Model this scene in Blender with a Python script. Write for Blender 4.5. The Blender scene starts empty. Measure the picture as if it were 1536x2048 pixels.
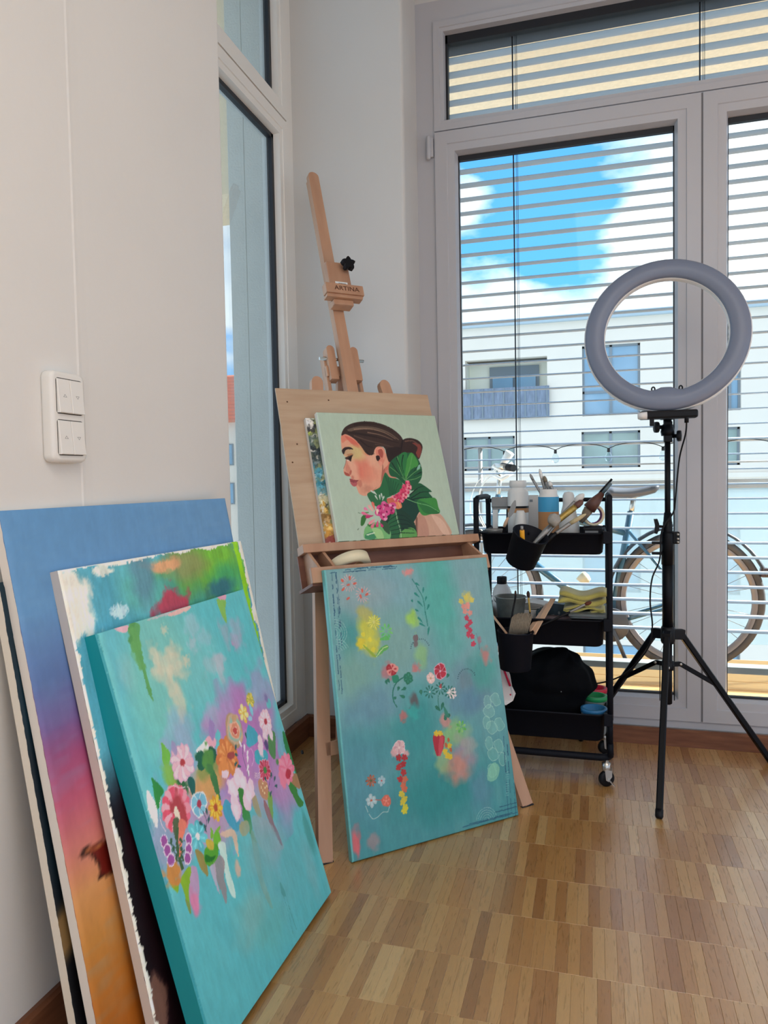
import bpy, bmesh, math, random
import numpy as np
from mathutils import Vector, Matrix
random.seed(7); RNG = np.random.RandomState(7)
C = bpy.context.scene.collection
rad = math.radians
# ------------------------------------------------------------------ camera
F, CAMH = 1458.9, 0.915
YAW, PIT, ROL = -0.27951705, 0.04412241, 0.01862747
def _rot():
    cy, sy = math.cos(YAW), math.sin(YAW)
    f = np.array([sy*math.cos(PIT), cy*math.cos(PIT), -math.sin(PIT)])
    r = np.array([cy, -sy, 0.0]); d = np.cross(f, r)
    c, s = math.cos(ROL), math.sin(ROL)
    return np.array([c*r+s*d, -s*r+c*d, f])
RM = _rot(); CP = np.array([0, 0, CAMH])
cam = bpy.data.objects.new('camera', bpy.data.cameras.new('camera')); C.objects.link(cam)
cam.data.sensor_fit = 'VERTICAL'; cam.data.sensor_height = 36; cam.data.lens = F/2048*36
cam.data.clip_start = 0.02; cam.data.clip_end = 500
cam.matrix_world = Matrix([[RM[0][0], -RM[1][0], -RM[2][0], 0], [RM[0][1], -RM[1][1], -RM[2][1], 0],
                           [RM[0][2], -RM[1][2], -RM[2][2], CAMH], [0, 0, 0, 1]])
sc = bpy.context.scene; sc.camera = cam
sc.view_settings.view_transform = 'Standard'; sc.view_settings.look = 'None'
sc.view_settings.gamma = 1; sc.view_settings.use_curve_mapping = False
sc.view_settings.exposure = 0.98
sc.cycles.max_bounces = 10; sc.cycles.transparent_max_bounces = 24
sc.cycles.caustics_reflective = False; sc.cycles.caustics_refractive = False
# measuring helpers: a photo pixel's sight line met with a real plane of the room
def ray(px, py): return RM.T @ np.array([(px-768)/F, (py-1024)/F, 1.0])
def atp(px, py, p0, n):
    d = ray(px, py); n = np.array(n, float); return CP + (np.array(p0)-CP) @ n/(d @ n)*d
def at(px, py, **k):
    (a, v), = k.items(); i = 'xyz'.index(a); d = ray(px, py); return Vector(CP + (v-CP[i])/d[i]*d)
# ------------------------------------------------------------------ materials
def s2l(c):
    c = np.asarray(c, float)/255.0
    return np.where(c <= .04045, c/12.92, ((c+.055)/1.055)**2.4)
class NT:
    def __init__(s, tree): s.t = tree; s.n = tree.nodes; s.l = tree.links
    def add(s, typ, **kw):
        n = s.n.new(typ)
        for k, v in kw.items():
            if k[0] == '_':
                key = k[1:]; key = int(key) if key.isdigit() else key.replace('_', ' ')
                i = n.inputs[key]
                if isinstance(v, bpy.types.NodeSocket): s.l.new(v, i)
                else: i.default_value = v
            else: setattr(n, k, v)
        return n
    def math(s, op, a, b=0.0, c=None):
        n = s.n.new('ShaderNodeMath'); n.operation = op
        for i, v in enumerate((a, b) if c is None else (a, b, c)):
            if isinstance(v, bpy.types.NodeSocket): s.l.new(v, n.inputs[i])
            else: n.inputs[i].default_value = v
        return n.outputs[0]
    def mix(s, fac, a, b, blend='MIX'):
        n = s.n.new('ShaderNodeMix'); n.data_type = 'RGBA'; n.blend_type = blend
        for i, v in ((0, fac), (6, a), (7, b)):
            if isinstance(v, bpy.types.NodeSocket): s.l.new(v, n.inputs[i])
            else: n.inputs[i].default_value = v
        return n.outputs[2]
    def ramp(s, fac, stops):
        n = s.n.new('ShaderNodeValToRGB'); s.l.new(fac, n.inputs[0]); e = n.color_ramp.elements
        while len(e) > 1: e.remove(e[-1])
        e[0].position = stops[0][0]; e[0].color = rgba(stops[0][1])
        for p, c in stops[1:]: x = e.new(p); x.color = rgba(c)
        return n.outputs[0]
def rgba(c):
    if isinstance(c, (int, float)): c = c if c <= 1 else c/255; return (c, c, c, 1)
    return (*[float(v) for v in s2l(c)], 1)
MATS = {}
def mat(name, col, rough=.5, metal=0., noise=0., nscale=20., bump=0., bscale=200., stretch=(1, 1, 1), col2=None, coat=0., trans=0., ior=1.45, spec=.5, sheen=0.):
    if name in MATS: return MATS[name]
    m = bpy.data.materials.new(name); m.use_nodes = True; t = NT(m.node_tree)
    b = t.n['Principled BSDF']; base = rgba(col)
    tc = t.add('ShaderNodeTexCoord'); mp = t.add('ShaderNodeMapping', _Vector=tc.outputs['Object'], _Scale=stretch)
    nz = t.add('ShaderNodeTexNoise', _Vector=mp.outputs[0], _Scale=nscale, _Detail=4.0)
    c2 = rgba(col2) if col2 else (*[v*(1-noise) for v in base[:3]], 1)
    f = t.math('MULTIPLY_ADD', nz.outputs[0], 2.4, -.7)
    f = t.add('ShaderNodeClamp', _0=f).outputs[0]
    t.l.new(t.mix(f, base, c2), b.inputs['Base Color'])
    r = t.math('MULTIPLY_ADD', nz.outputs[0], .12, rough-.06); t.l.new(r, b.inputs['Roughness'])
    b.inputs['Metallic'].default_value = metal; b.inputs['IOR'].default_value = ior
    b.inputs['Specular IOR Level'].default_value = spec
    b.inputs['Coat Weight'].default_value = coat; b.inputs['Transmission Weight'].default_value = trans
    if sheen: b.inputs['Sheen Weight'].default_value = sheen
    if bump:
        n2 = t.add('ShaderNodeTexNoise', _Vector=mp.outputs[0], _Scale=bscale, _Detail=3.0)
        bp = t.add('ShaderNodeBump', _Strength=bump, _Distance=.002, _Height=n2.outputs[0])
        t.l.new(bp.outputs[0], b.inputs['Normal'])
    MATS[name] = m; return m
def glass_mat(name, tint=(240, 248, 250), refl=.06, haze=0.):
    m = bpy.data.materials.new(name); m.use_nodes = True; t = NT(m.node_tree); t.n.remove(t.n['Principled BSDF'])
    tr = t.add('ShaderNodeBsdfTransparent', _Color=rgba(tint)); gl = t.add('ShaderNodeBsdfGlossy', _Roughness=.02)
    fr = t.add('ShaderNodeFresnel', _IOR=1.35)
    mx = t.add('ShaderNodeMixShader', _0=t.math('MULTIPLY', fr.outputs[0], .5), _1=tr.outputs[0], _2=gl.outputs[0])
    out = mx
    if haze:
        df = t.add('ShaderNodeBsdfTranslucent', _Color=rgba((225, 240, 245)))
        d2 = t.add('ShaderNodeBsdfDiffuse', _Color=rgba((225, 240, 245)))
        ad = t.add('ShaderNodeMixShader', _0=.5, _1=df.outputs[0], _2=d2.outputs[0])
        out = t.add('ShaderNodeMixShader', _0=haze, _1=mx.outputs[0], _2=ad.outputs[0])
    t.l.new(out.outputs[0], t.n['Material Output'].inputs[0]); return m
# ------------------------------------------------------------------ mesh helpers
class MB:
    def __init__(s): s.v = []; s.f = []; s.sm = []
    def add(s, vs, fs, smooth=False):
        o = len(s.v); s.v += [tuple(map(float, v)) for v in vs]; s.f += [tuple(i+o for i in f) for f in fs]; s.sm += [smooth]*len(fs); return s
    def box(s, a, b):
        x0, y0, z0 = a; x1, y1, z1 = b
        return s.add([(x0, y0, z0), (x1, y0, z0), (x1, y1, z0), (x0, y1, z0), (x0, y0, z1), (x1, y0, z1), (x1, y1, z1), (x0, y1, z1)],
                     [(0, 3, 2, 1), (4, 5, 6, 7), (0, 1, 5, 4), (1, 2, 6, 5), (2, 3, 7, 6), (3, 0, 4, 7)])
    def cbox(s, a, b, c=.002):   # box with chamfered edges
        bm = bmesh.new(); bmesh.ops.create_cube(bm, size=1)
        a = Vector(a); b = Vector(b); d = b-a
        for v in bm.verts: v.co = Vector((a.x+(v.co.x+.5)*d.x, a.y+(v.co.y+.5)*d.y, a.z+(v.co.z+.5)*d.z))
        bmesh.ops.bevel(bm, geom=list(bm.edges), offset=min(c, min(map(abs, d))*.4), segments=2, affect='EDGES', profile=.5)
        s.bm(bm); return s
    def bm(s, bm, smooth=False):
        bm.verts.ensure_lookup_table(); s.add([v.co[:] for v in bm.verts], [[v.index for v in f.verts] for f in bm.faces], smooth); bm.free()
    def prism(s, pts, y0, y1, axis='y'):   # polygon (p,q) extruded
        n = len(pts); mk = {'y': lambda p, q, t: (p, t, q), 'z': lambda p, q, t: (p, q, t), 'x': lambda p, q, t: (t, p, q)}[axis]
        vs = [mk(p, q, y0) for p, q in pts]+[mk(p, q, y1) for p, q in pts]
        return s.add(vs, [tuple(range(n)), tuple(range(2*n-1, n-1, -1))]+[(i, i+n, (i+1) % n+n, (i+1) % n) for i in range(n)])
    def rings(s, rings, close=True, cap0=True, cap1=True, smooth=True):
        n = len(rings[0]); o = len(s.v); vs = [p for r in rings for p in r]; fs = []
        for k in range(len(rings)-1):
            for i in range(n if close else n-1):
                j = (i+1) % n; fs.append((k*n+i, k*n+j, (k+1)*n+j, (k+1)*n+i))
        s.add(vs, fs, smooth)
        if cap0: s.f.append(tuple(o+i for i in range(n))[::-1]); s.sm.append(False)
        if cap1: s.f.append(tuple(o+(len(rings)-1)*n+i for i in range(n))); s.sm.append(False)
        return s
    def tube(s, pts, r, n=10, closed=False):
        P = [Vector(p) for p in pts]; rr = r if hasattr(r, '__len__') else [r]*len(P); rings = []; up = None
        for i, p in enumerate(P):
            if closed: t = P[(i+1) % len(P)]-P[i-1]
            else: t = P[min(i+1, len(P)-1)]-P[max(i-1, 0)]
            if t.length < 1e-9: t = Vector((0, 0, 1))
            t.normalize()
            if up is None: up = Vector((0, 0, 1)) if abs(t.z) < .9 else Vector((0, 1, 0))
            a = t.cross(up); a.normalize(); b = a.cross(t); up = b
            rings.append([p+rr[i]*(math.cos(q)*a+math.sin(q)*b) for q in [2*math.pi*k/n for k in range(n)]])
        if closed: rings.append(rings[0]); return s.rings(rings, cap0=False, cap1=False)
        return s.rings(rings)
    def lathe(s, prof, cen=(0, 0, 0), ax=(0, 0, 1), n=28, caps=False, closed=False):
        ax = Vector(ax).normalized(); a = ax.orthogonal().normalized(); b = ax.cross(a); c = Vector(cen)
        rings = [[c+ax*h+r*(math.cos(q)*a+math.sin(q)*b) for q in [2*math.pi*k/n for k in range(n)]] for r, h in prof]
        if closed: rings.append(rings[0])
        return s.rings(rings, cap0=caps, cap1=caps)
    def bar(s, p, q, w, t, side=(1, 0, 0), ch=.0015):  # straight bar, w along side, t across
        p = Vector(p); q = Vector(q); d = (q-p).normalized(); sd = Vector(side); sd = (sd-d*sd.dot(d)).normalized(); th = d.cross(sd)
        h = [(-w/2+ch, -t/2), (w/2-ch, -t/2), (w/2, -t/2+ch), (w/2, t/2-ch), (w/2-ch, t/2), (-w/2+ch, t/2), (-w/2, t/2-ch), (-w/2, -t/2+ch)]
        return s.rings([[p+sd*a+th*b for a, b in h], [q+sd*a+th*b for a, b in h]], smooth=False)
    def obj(s, name, m, parent=None, weld=False):
        me = bpy.data.meshes.new(name); me.from_pydata(s.v, [], s.f)
        me.polygons.foreach_set('use_smooth', s.sm)
        bm = bmesh.new(); bm.from_mesh(me)
        if weld: bmesh.ops.remove_doubles(bm, verts=bm.verts, dist=1e-5)
        bmesh.ops.recalc_face_normals(bm, faces=bm.faces); bm.to_mesh(me); bm.free()
        me.materials.append(m); o = bpy.data.objects.new(name, me); C.objects.link(o)
        if parent: o.parent = parent
        return o
def thing(name, label, cat, loc=(0, 0, 0), group=None, M=None):
    o = bpy.data.objects.new(name, None); C.objects.link(o); o.empty_display_size = .05
    if M is not None: o.matrix_world = M
    else: o.location = loc
    o['label'] = label; o['category'] = cat
    if group: o['group'] = group
    return o
def tag(o, label, cat, group=None):
    o['label'] = label; o['category'] = cat
    if group: o['group'] = group
    return o
def struct(o, label=None):
    o['kind'] = 'structure'
    if label: o['label'] = label
    return o
def sempty(name, label=None):
    o = bpy.data.objects.new(name, None); C.objects.link(o); return struct(o, label)
def rrect(w, d, r, n=5, cx=0, cy=0):
    out = []
    for qx, qy, a0 in ((1, 1, 0), (-1, 1, 90), (-1, -1, 180), (1, -1, 270)):
        for k in range(n+1):
            a = rad(a0+90*k/n); out.append((cx+qx*(w/2-r)+r*math.cos(a), cy+qy*(d/2-r)+r*math.sin(a)))
    return out
def smooth_pts(P, k=6, closed=True):
    P = np.array(P, float); n = len(P); out = []
    for i in range(n if closed else n-1):
        if closed: a, b, c, d = P[(i-1) % n], P[i], P[(i+1) % n], P[(i+2) % n]
        else: a, b, c, d = P[max(i-1, 0)], P[i], P[i+1], P[min(i+2, n-1)]
        for t in np.arange(k)/k:
            out.append(.5*(2*b+(c-a)*t+(2*a-5*b+4*c-d)*t*t+(3*b-a-3*c+d)*t**3))
    if not closed: out.append(P[-1])
    return out
def textmesh(txt, size, m, parent, name, M, depth=.0004):
    cu = bpy.data.curves.new(name, 'FONT'); cu.body = txt; cu.size = size; cu.extrude = depth; cu.align_x = 'CENTER'; cu.align_y = 'CENTER'
    t = bpy.data.objects.new(name, cu); C.objects.link(t); dg = bpy.context.evaluated_depsgraph_get()
    me = bpy.data.meshes.new_from_object(t.evaluated_get(dg)); bpy.data.objects.remove(t)
    me.name = name; me.materials.clear(); me.materials.append(m)
    o = bpy.data.objects.new(name, me); C.objects.link(o); o.parent = parent; o.matrix_local = M; return o

# ------------------------------------------------------------------ sky and light
W = bpy.data.worlds.new('sky'); sc.world = W; W.use_nodes = True; wt = NT(W.node_tree)
bg = wt.n['Background']
tc = wt.add('ShaderNodeTexCoord')
mp = wt.add('ShaderNodeMapping', _Vector=tc.outputs['Generated'], _Scale=(1, 1, 1.9), _Location=(.35, .1, .2))
n1 = wt.add('ShaderNodeTexNoise', _Vector=mp.outputs[0], _Scale=4.2, _Detail=9.0, _Roughness=.56)
def dirblob(px, py, width, amp):
    d = ray(px, py); d = d/np.linalg.norm(d)
    vd = wt.add('ShaderNodeVectorMath', operation='DISTANCE', _0=tc.outputs['Generated'], _1=tuple(d)).outputs['Value']
    q = wt.math('DIVIDE', vd, width); q = wt.math('MULTIPLY', q, q); q = wt.math('MULTIPLY', q, -1.0)
    return wt.math('MULTIPLY', wt.math('EXPONENT', q), amp)
acc = wt.math('ADD', n1.outputs[0], .05)
for b in [(1100, 350, .10, -.20), (1200, 480, .07, -.20), (985, 500, .075, -.20), (1110, 560, .06, -.13), (1350, 420, .10, .26), (1030, 600, .045, .2), (940, 410, .05, .14),
          (1500, 330, .09, .2), (1530, 400, .045, -.30), (1500, 560, .07, .2), (940, 620, .05, .14), (450, 500, .10, .1)]:
    acc = wt.math('ADD', acc, dirblob(*b))
cl = wt.ramp(acc, [(.44, 0.0), (.50, .45), (.58, 1.0)])
sep = wt.add('ShaderNodeSeparateXYZ', _0=tc.outputs['Generated'])
blue = wt.ramp(sep.outputs[2], [(0.0, (150, 205, 245)), (.25, (95, 170, 240)), (.9, (60, 120, 210))])
n2 = wt.add('ShaderNodeTexNoise', _Vector=mp.outputs[0], _Scale=9.0, _Detail=6.0)
white = wt.ramp(n2.outputs[0], [(.3, (206, 216, 232)), (.62, (255, 255, 255))])
wt.l.new(wt.mix(cl, blue, white), bg.inputs[0]); bg.inputs[1].default_value = 1.0
sun = bpy.data.objects.new('sun', bpy.data.lights.new('sun', 'SUN')); C.objects.link(sun)
sun.data.energy = 11.0; sun.data.angle = rad(1.5); sun.data.color = (1, .97, .92)
sd = Vector((.80, .42, .62)).normalized(); sun.rotation_euler = sd.to_track_quat('Z', 'Y').to_euler()
# fill light: unseen area light added under the ceiling to brighten the room
lamp = bpy.data.objects.new('room_lamp', bpy.data.lights.new('room_lamp', 'AREA')); C.objects.link(lamp)
lamp.data.shape = 'RECTANGLE'; lamp.data.size = 2.2; lamp.data.size_y = 1.6; lamp.data.energy = 18; lamp.data.color = (1, .95, .88)
lamp.location = (1.0, -.4, 2.60)
# ------------------------------------------------------------------ materials used by the setting
plaster = mat('white_plaster', (226, 224, 219), .85, noise=.03, nscale=3, bump=.25, bscale=60)
plaster_b = mat('white_plaster_smooth', (208, 207, 204), .8, noise=.02, nscale=3, bump=.08, bscale=90)
upvc = mat('window_plastic_shaded', (186, 187, 192), .32, noise=.02, nscale=2, spec=.4)  # darker copy of the window plastic, shade put into the colour
upvc_b = mat('window_plastic_lit', (230, 229, 224), .32, noise=.02, nscale=2)  # same plastic for the left window, its stronger light put into the colour
gasket = mat('dark_gasket', (28, 30, 36), .5)
glass = glass_mat('clear_glass')
skirt_m = mat('reddish_wood', (132, 86, 60), .38, nscale=9, stretch=(1, 1, 8), col2=(104, 62, 42), bump=.05)
cream = mat('cream_stucco', (252, 226, 190), .95, noise=.1, nscale=60, bump=.8, bscale=55)
grey_st = mat('grey_stucco', (214, 211, 202), .95, noise=.06, nscale=8, bump=1.0, bscale=150)
alu = mat('slat_aluminium', (196, 204, 214), .42, noise=.03, nscale=5)
dark_al = mat('dark_aluminium', (44, 50, 64), .45)
black = mat('black_plastic', (10, 12, 18), .5, noise=.2, nscale=30, spec=.3)
blackm = mat('black_painted_metal', (5, 8, 15), .42, noise=.2, nscale=30, spec=.22)
chrome = mat('steel', (190, 188, 182), .28, metal=.9)

def walls_with_holes(mb, x0, x1, z0, z1, y0, y1, holes, axis='y'):
    xs = sorted({x0, x1, *[v for h in holes for v in h[:2] if x0 < v < x1]}); zs = sorted({z0, z1, *[v for h in holes for v in h[2:] if z0 < v < z1]})
    for i in range(len(zs)-1):
        run = None
        for j in range(len(xs)-1):
            cx, cz = (xs[j]+xs[j+1])/2, (zs[i]+zs[i+1])/2
            hole = any(h[0] < cx < h[1] and h[2] < cz < h[3] for h in holes)
            if not hole and run is None: run = xs[j]
            if run is not None and (hole or j == len(xs)-2):
                xe = xs[j] if hole else xs[j+1]
                if axis == 'y': mb.box((run, y0, zs[i]), (xe, y1, zs[i+1]))
                else: mb.box((y0, run, zs[i]), (y1, xe, zs[i+1]))
                run = None
    return mb
CEIL = 2.66
# ---- floor: mosaic parquet, every strip its own piece
ROWY, ROWH, SW = 1.657, .1572, .0226
def floor_material():
    m = bpy.data.materials.new('oak_mosaic_parquet'); m.use_nodes = True; t = NT(m.node_tree); b = t.n['Principled BSDF']
    geo = t.add('ShaderNodeNewGeometry'); sp = t.add('ShaderNodeSeparateXYZ', _0=geo.outputs['Position'])
    row = t.math('FLOOR', t.math('DIVIDE', t.math('SUBTRACT', sp.outputs[1], ROWY), ROWH))
    xo = t.math('DIVIDE', t.math('ADD', sp.outputs[0], t.math('MULTIPLY', row, .0083)), SW); col = t.math('FLOOR', xo)
    cv = t.add('ShaderNodeCombineXYZ', _0=col, _1=row, _2=.5)
    wn = t.add('ShaderNodeTexWhiteNoise', _Vector=cv.outputs[0])
    c2 = t.add('ShaderNodeCombineXYZ', _0=t.math('FLOOR', t.math('DIVIDE', xo, 5.0)), _1=row, _2=3.5); wn2 = t.add('ShaderNodeTexWhiteNoise', _Vector=c2.outputs[0])
    tone = t.math('ADD', t.math('MULTIPLY', wn.outputs[0], .75), t.math('MULTIPLY', wn2.outputs[0], .25))
    base = t.ramp(tone, [(0.05, (156, 106, 54)), (.3, (178, 128, 70)), (.55, (188, 140, 80)), (.8, (198, 154, 94)), (1.0, (216, 180, 124))])
    off = t.add('ShaderNodeVectorMath', operation='MULTIPLY_ADD', _0=wn.outputs[1], _1=(7, 7, 7), _2=geo.outputs['Position'])
    mp = t.add('ShaderNodeMapping', _Vector=off.outputs[0], _Scale=(60, 5, 1))
    g1 = t.add('ShaderNodeTexNoise', _Vector=mp.outputs[0], _Scale=3.4, _Detail=5.0, _Distortion=1.2)
    gr = t.ramp(g1.outputs[0], [(.34, 200), (.5, 255), (.6, 226), (.7, 255)])
    colr = t.mix(1.0, base, gr, 'MULTIPLY')
    t.l.new(colr, b.inputs['Base Color'])
    t.l.new(t.math('MULTIPLY_ADD', g1.outputs[0], .14, .22), b.inputs['Roughness'])
    b.inputs['Specular IOR Level'].default_value = .6; b.inputs['Coat Weight'].default_value = 1.0; b.inputs['Coat Roughness'].default_value = .33; b.inputs['Coat IOR'].default_value = 1.85
    n3 = t.add('ShaderNodeTexNoise', _Vector=geo.outputs['Position'], _Scale=9.0, _Detail=2.0)
    hh = t.math('ADD', t.math('MULTIPLY', g1.outputs[0], .12), t.math('MULTIPLY', n3.outputs[0], .9))
    bp = t.add('ShaderNodeBump', _Strength=.22, _Distance=.004, _Height=hh); t.l.new(bp.outputs[0], b.inputs['Normal'])
    return m
oak = floor_material()
base_m = mat('floor_base', (120, 86, 54), .8)
floor = MB().box((-.885, -3, -.06), (4.0, 2.62, -.009)).box((-1.012, 1.65, -.06), (-.885, 2.62, -.009)).obj('floor', base_m); struct(floor)
def strip_boxes(mb, x0, y0, x1, y1, dz=0.):
    g = .00012; z = -dz; e = .0003
    vs = [(x0+g, y0+g, -.009), (x1-g, y0+g, -.009), (x1-g, y1-g, -.009), (x0+g, y1-g, -.009), (x0+g, y0+g, z-e), (x1-g, y0+g, z-e), (x1-g, y1-g, z-e), (x0+g, y1-g, z-e),
          (x0+g+e, y0+g+e, z), (x1-g-e, y0+g+e, z), (x1-g-e, y1-g-e, z), (x0+g+e, y1-g-e, z)]
    mb.add(vs, [(0, 1, 5, 4), (1, 2, 6, 5), (2, 3, 7, 6), (3, 0, 4, 7), (4, 5, 9, 8), (5, 6, 10, 9), (6, 7, 11, 10), (7, 4, 8, 11), (8, 9, 10, 11)])
strips = []
for k in range(-28, 7):
    ya = ROWY+k*ROWH; yb = min(ya+ROWH, 2.615)
    if ya > 2.6 or yb < -2.5: continue
    sh = -k*.0083
    for j in range(-60, 130):
        xa = j*SW+sh; xb = xa+SW; lo = -1.0 if ya > 1.6 else -.872
        if xb < lo+.004 or xa > 2.6: continue
        xa = max(xa, lo); cx, cy = (xa+xb)/2, (ya+yb)/2
        cc = RM @ (np.array([cx, cy, 0])-CP)
        sc_ = 0
        if cc[2] > .3:
            px, py = F*cc[0]/cc[2]+768, F*cc[1]/cc[2]+1024
            hid = cx < -.53 and cy < 1.5
            if -15 < px < 1550 and py < 2090 and not hid: sc_ = 1/cc[2]
        strips.append((sc_, xa, ya, xb, yb, random.uniform(0, .00025)))
strips.sort(reverse=True)
rest = MB()
unit = {}
for i, (s_, xa, ya, xb, yb, dz) in enumerate(strips):
    if i < 298:
        w, h = round(xb-xa, 4), round(yb-ya, 4)
        if (w, h) not in unit:
            m_ = MB(); strip_boxes(m_, 0, 0, w, h); o = m_.obj('parquet_strip', oak, floor); unit[(w, h)] = o.data
        else:
            o = bpy.data.objects.new('parquet_strip', unit[(w, h)]); C.objects.link(o); o.parent = floor
        o.location = (xa, ya, -dz)
    elif yb > -.6: strip_boxes(rest, xa, ya, xb, yb, dz)
o = rest.obj('parquet_strips', oak, floor); o['kind'] = 'stuff'
# ---- walls
w = MB()
w.box((-1.02, -3, 0), (-.872, 1.645, CEIL)); w.prism([(-1.02, 1.645), (-.872, 1.645), (-.8728, 1.650), (-.876, 1.654), (-.882, 1.656), (-1.02, 1.656)], 0, CEIL, 'z')
wl = w.obj('wall_left', plaster); struct(wl)
MB().prism([(-.8721, 1.096), (-.8704, 1.100), (-.8712, 1.108), (-.8721, 1.13)], .02, CEIL, 'z').obj('plaster_seam', plaster, wl)
w = MB(); w.box((-1.2, 2.415, -.02), (-.612, 2.60, CEIL))
w.prism([(-.612, 2.415), (-.606, 2.4165), (-.6025, 2.4205), (-.601, 2.427), (-.601, 2.62), (-.612, 2.62)], -.02, CEIL, 'z')
struct(w.obj('wall_corner', plaster_b))
w = MB(); w.box((-.612, 2.612, 2.603), (4.0, 2.9, 3.0)); w.box((1.30, 2.612, -.02), (4.0, 2.9, 2.603)); w.box((-1.2, 2.60, -.02), (-.612, 2.86, 3.0))
struct(w.obj('wall_back', plaster_b))
struct(MB().box((-1.2, -3, CEIL), (4.0, 2.612, CEIL+.2)).obj('ceiling', plaster_b))
struct(walls_with_holes(MB(), -3, 2.9, -.06, CEIL+.2, 4.0, 4.15, [(-2.7, -.15, .1, 2.5), (.05, 2.3, .1, 2.5)], 'x').obj('wall_right', plaster_b))  # openings on this unseen side are added to let daylight in
# unseen wall behind the camera; its wide openings are added to light the room
w = walls_with_holes(MB(), -1.2, 4.15, -.06, CEIL+.2, -3.15, -3.0, [(-.8, 1.2, .1, 2.5), (1.45, 3.8, .1, 2.5)])
struct(w.obj('wall_front', plaster_b))
# ---- skirting boards
def skirting(name, pts, h, t=.014):
    m = MB()
    for (x0, y0), (x1, y1) in pts:
        d = Vector((x1-x0, y1-y0, 0)).normalized(); n = Vector((d.y, -d.x, 0))
        prof = [(0, 0), (t, 0), (t, h-.006), (t*.55, h), (0, h)]
        m.rings([[Vector((x, y, z))+n*p for p, z in prof] for x, y in ((x0, y0), (x1, y1))], smooth=False)
    return struct(m.obj(name, skirt_m))
skirting('baseboard_left', [((-.872, -2.8), (-.872, 1.656))], .078)
skirting('baseboard_window', [((-.996, 1.66), (-.996, 2.415))], .078)
skirting('baseboard_corner', [((-.996, 2.415), (-.601, 2.415))], .078)
skirting('baseboard_back', [((-.601, 2.604), (3.9, 2.604))], .057)

# ---- window_1: the tall fixed window on the left
def frame_ring(m, a0, a1, z0, z1, wd, d0, d1, axis, bev=.006):
    """a picture-frame ring with a sloped inner bead; axis 'x': lies in a plane x=const (a is y)"""
    mk = (lambda a, d, z: (d, a, z)) if axis == 'x' else (lambda a, d, z: (a, d, z))
    prof = [(0, d1), (0, d0), (wd*.55, d0), (wd*.58, d0+(d1-d0)*.05), (wd*.9, d0+(d1-d0)*.06), (wd, d0+(d1-d0)*.4), (wd, d1)]
    rings = []
    for o, d in prof:
        rings.append([mk(a0+o, d, z0+o), mk(a1-o, d, z0+o), mk(a1-o, d, z1-o), mk(a0+o, d, z1-o)])
    rings.append(rings[0]); m.rings(rings, cap0=False, cap1=False, smooth=False)
win = sempty('window_1')
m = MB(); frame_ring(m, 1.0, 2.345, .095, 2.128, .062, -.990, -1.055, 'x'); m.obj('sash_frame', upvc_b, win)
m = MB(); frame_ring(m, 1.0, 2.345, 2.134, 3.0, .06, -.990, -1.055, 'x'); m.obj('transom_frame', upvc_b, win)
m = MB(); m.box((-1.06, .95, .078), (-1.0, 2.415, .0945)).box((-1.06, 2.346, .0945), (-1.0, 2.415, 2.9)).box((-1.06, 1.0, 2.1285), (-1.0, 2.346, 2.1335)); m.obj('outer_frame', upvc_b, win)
m = MB()
for z0, z1 in ((.157, 2.066), (2.194, 2.94)):
    m.box((-1.032, 2.268, z0), (-1.014, 2.283, z1)).box((-1.032, 1.06, z0), (-1.014, 2.283, z0+.012)).box((-1.032, 1.06, z1-.014), (-1.014, 2.283, z1))
m.obj('gasket', gasket, win)
m = MB().box((-1.026, 1.06, .157), (-1.020, 2.28, 2.066)).obj('pane', glass, win)
m = MB().box((-1.026, 1.06, 2.194), (-1.020, 2.28, 2.94)).obj('pane', glass, win)
# ---- doors and transom of the balcony front
win = sempty('window_2')
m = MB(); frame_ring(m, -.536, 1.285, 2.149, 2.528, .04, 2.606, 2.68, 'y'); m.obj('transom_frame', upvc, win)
MB().box((-.50, 2.643, 2.18), (1.25, 2.649, 2.50)).obj('pane', glass, win)
m = MB(); m.box((-.498, 2.632, 2.46), (1.25, 2.66, 2.489)).box((-.4975, 2.632, 2.188), (-.489, 2.66, 2.489)); m.obj('gasket', gasket, win)
tr = sempty('trim_1')
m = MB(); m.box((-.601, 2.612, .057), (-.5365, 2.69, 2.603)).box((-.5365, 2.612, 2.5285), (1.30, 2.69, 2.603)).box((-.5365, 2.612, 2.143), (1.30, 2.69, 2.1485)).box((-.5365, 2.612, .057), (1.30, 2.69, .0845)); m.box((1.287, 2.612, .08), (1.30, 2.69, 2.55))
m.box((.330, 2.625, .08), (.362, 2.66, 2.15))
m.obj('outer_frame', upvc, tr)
def door(n, x0, x1):
    d = sempty('door_%d' % n)
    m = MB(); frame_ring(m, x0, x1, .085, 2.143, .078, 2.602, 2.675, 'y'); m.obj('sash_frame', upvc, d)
    MB().box((x0+.078, 2.643, .165), (x1-.078, 2.649, 2.06)).obj('pane', glass, d)
    m = MB(); a0, a1, z0, z1 = x0+.077, x1-.077, .162, 2.066
    m.box((a0, 2.636, z1-.018), (a1, 2.652, z1)).box((a0, 2.636, z0), (a1, 2.652, z0+.007)).box((a0, 2.636, z0), (a0+.004, 2.652, z1)).box((a1-.004, 2.636, z0), (a1, 2.652, z1))
    m.obj('gasket', gasket, d)
    return d
d1 = door(1, -.5345, .3425); d2 = door(2, .3485, 1.284)
m = MB(); m.lathe([(.0001, 2.050), (.006, 2.051), (.0075, 2.054), (.0075, 2.128), (.006, 2.132), (.0001, 2.133)], (-.556, 2.598, 0), n=14); m.box((-.562, 2.60, 2.06), (-.54, 2.612, 2.125)); m.obj('hinge', upvc, d1)
m = MB().box((.3425, 2.6045, .086), (.3485, 2.612, 2.142)); m.obj('sealing_strip', mat('grey_seal', (120, 120, 124), .6), d1)
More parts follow.
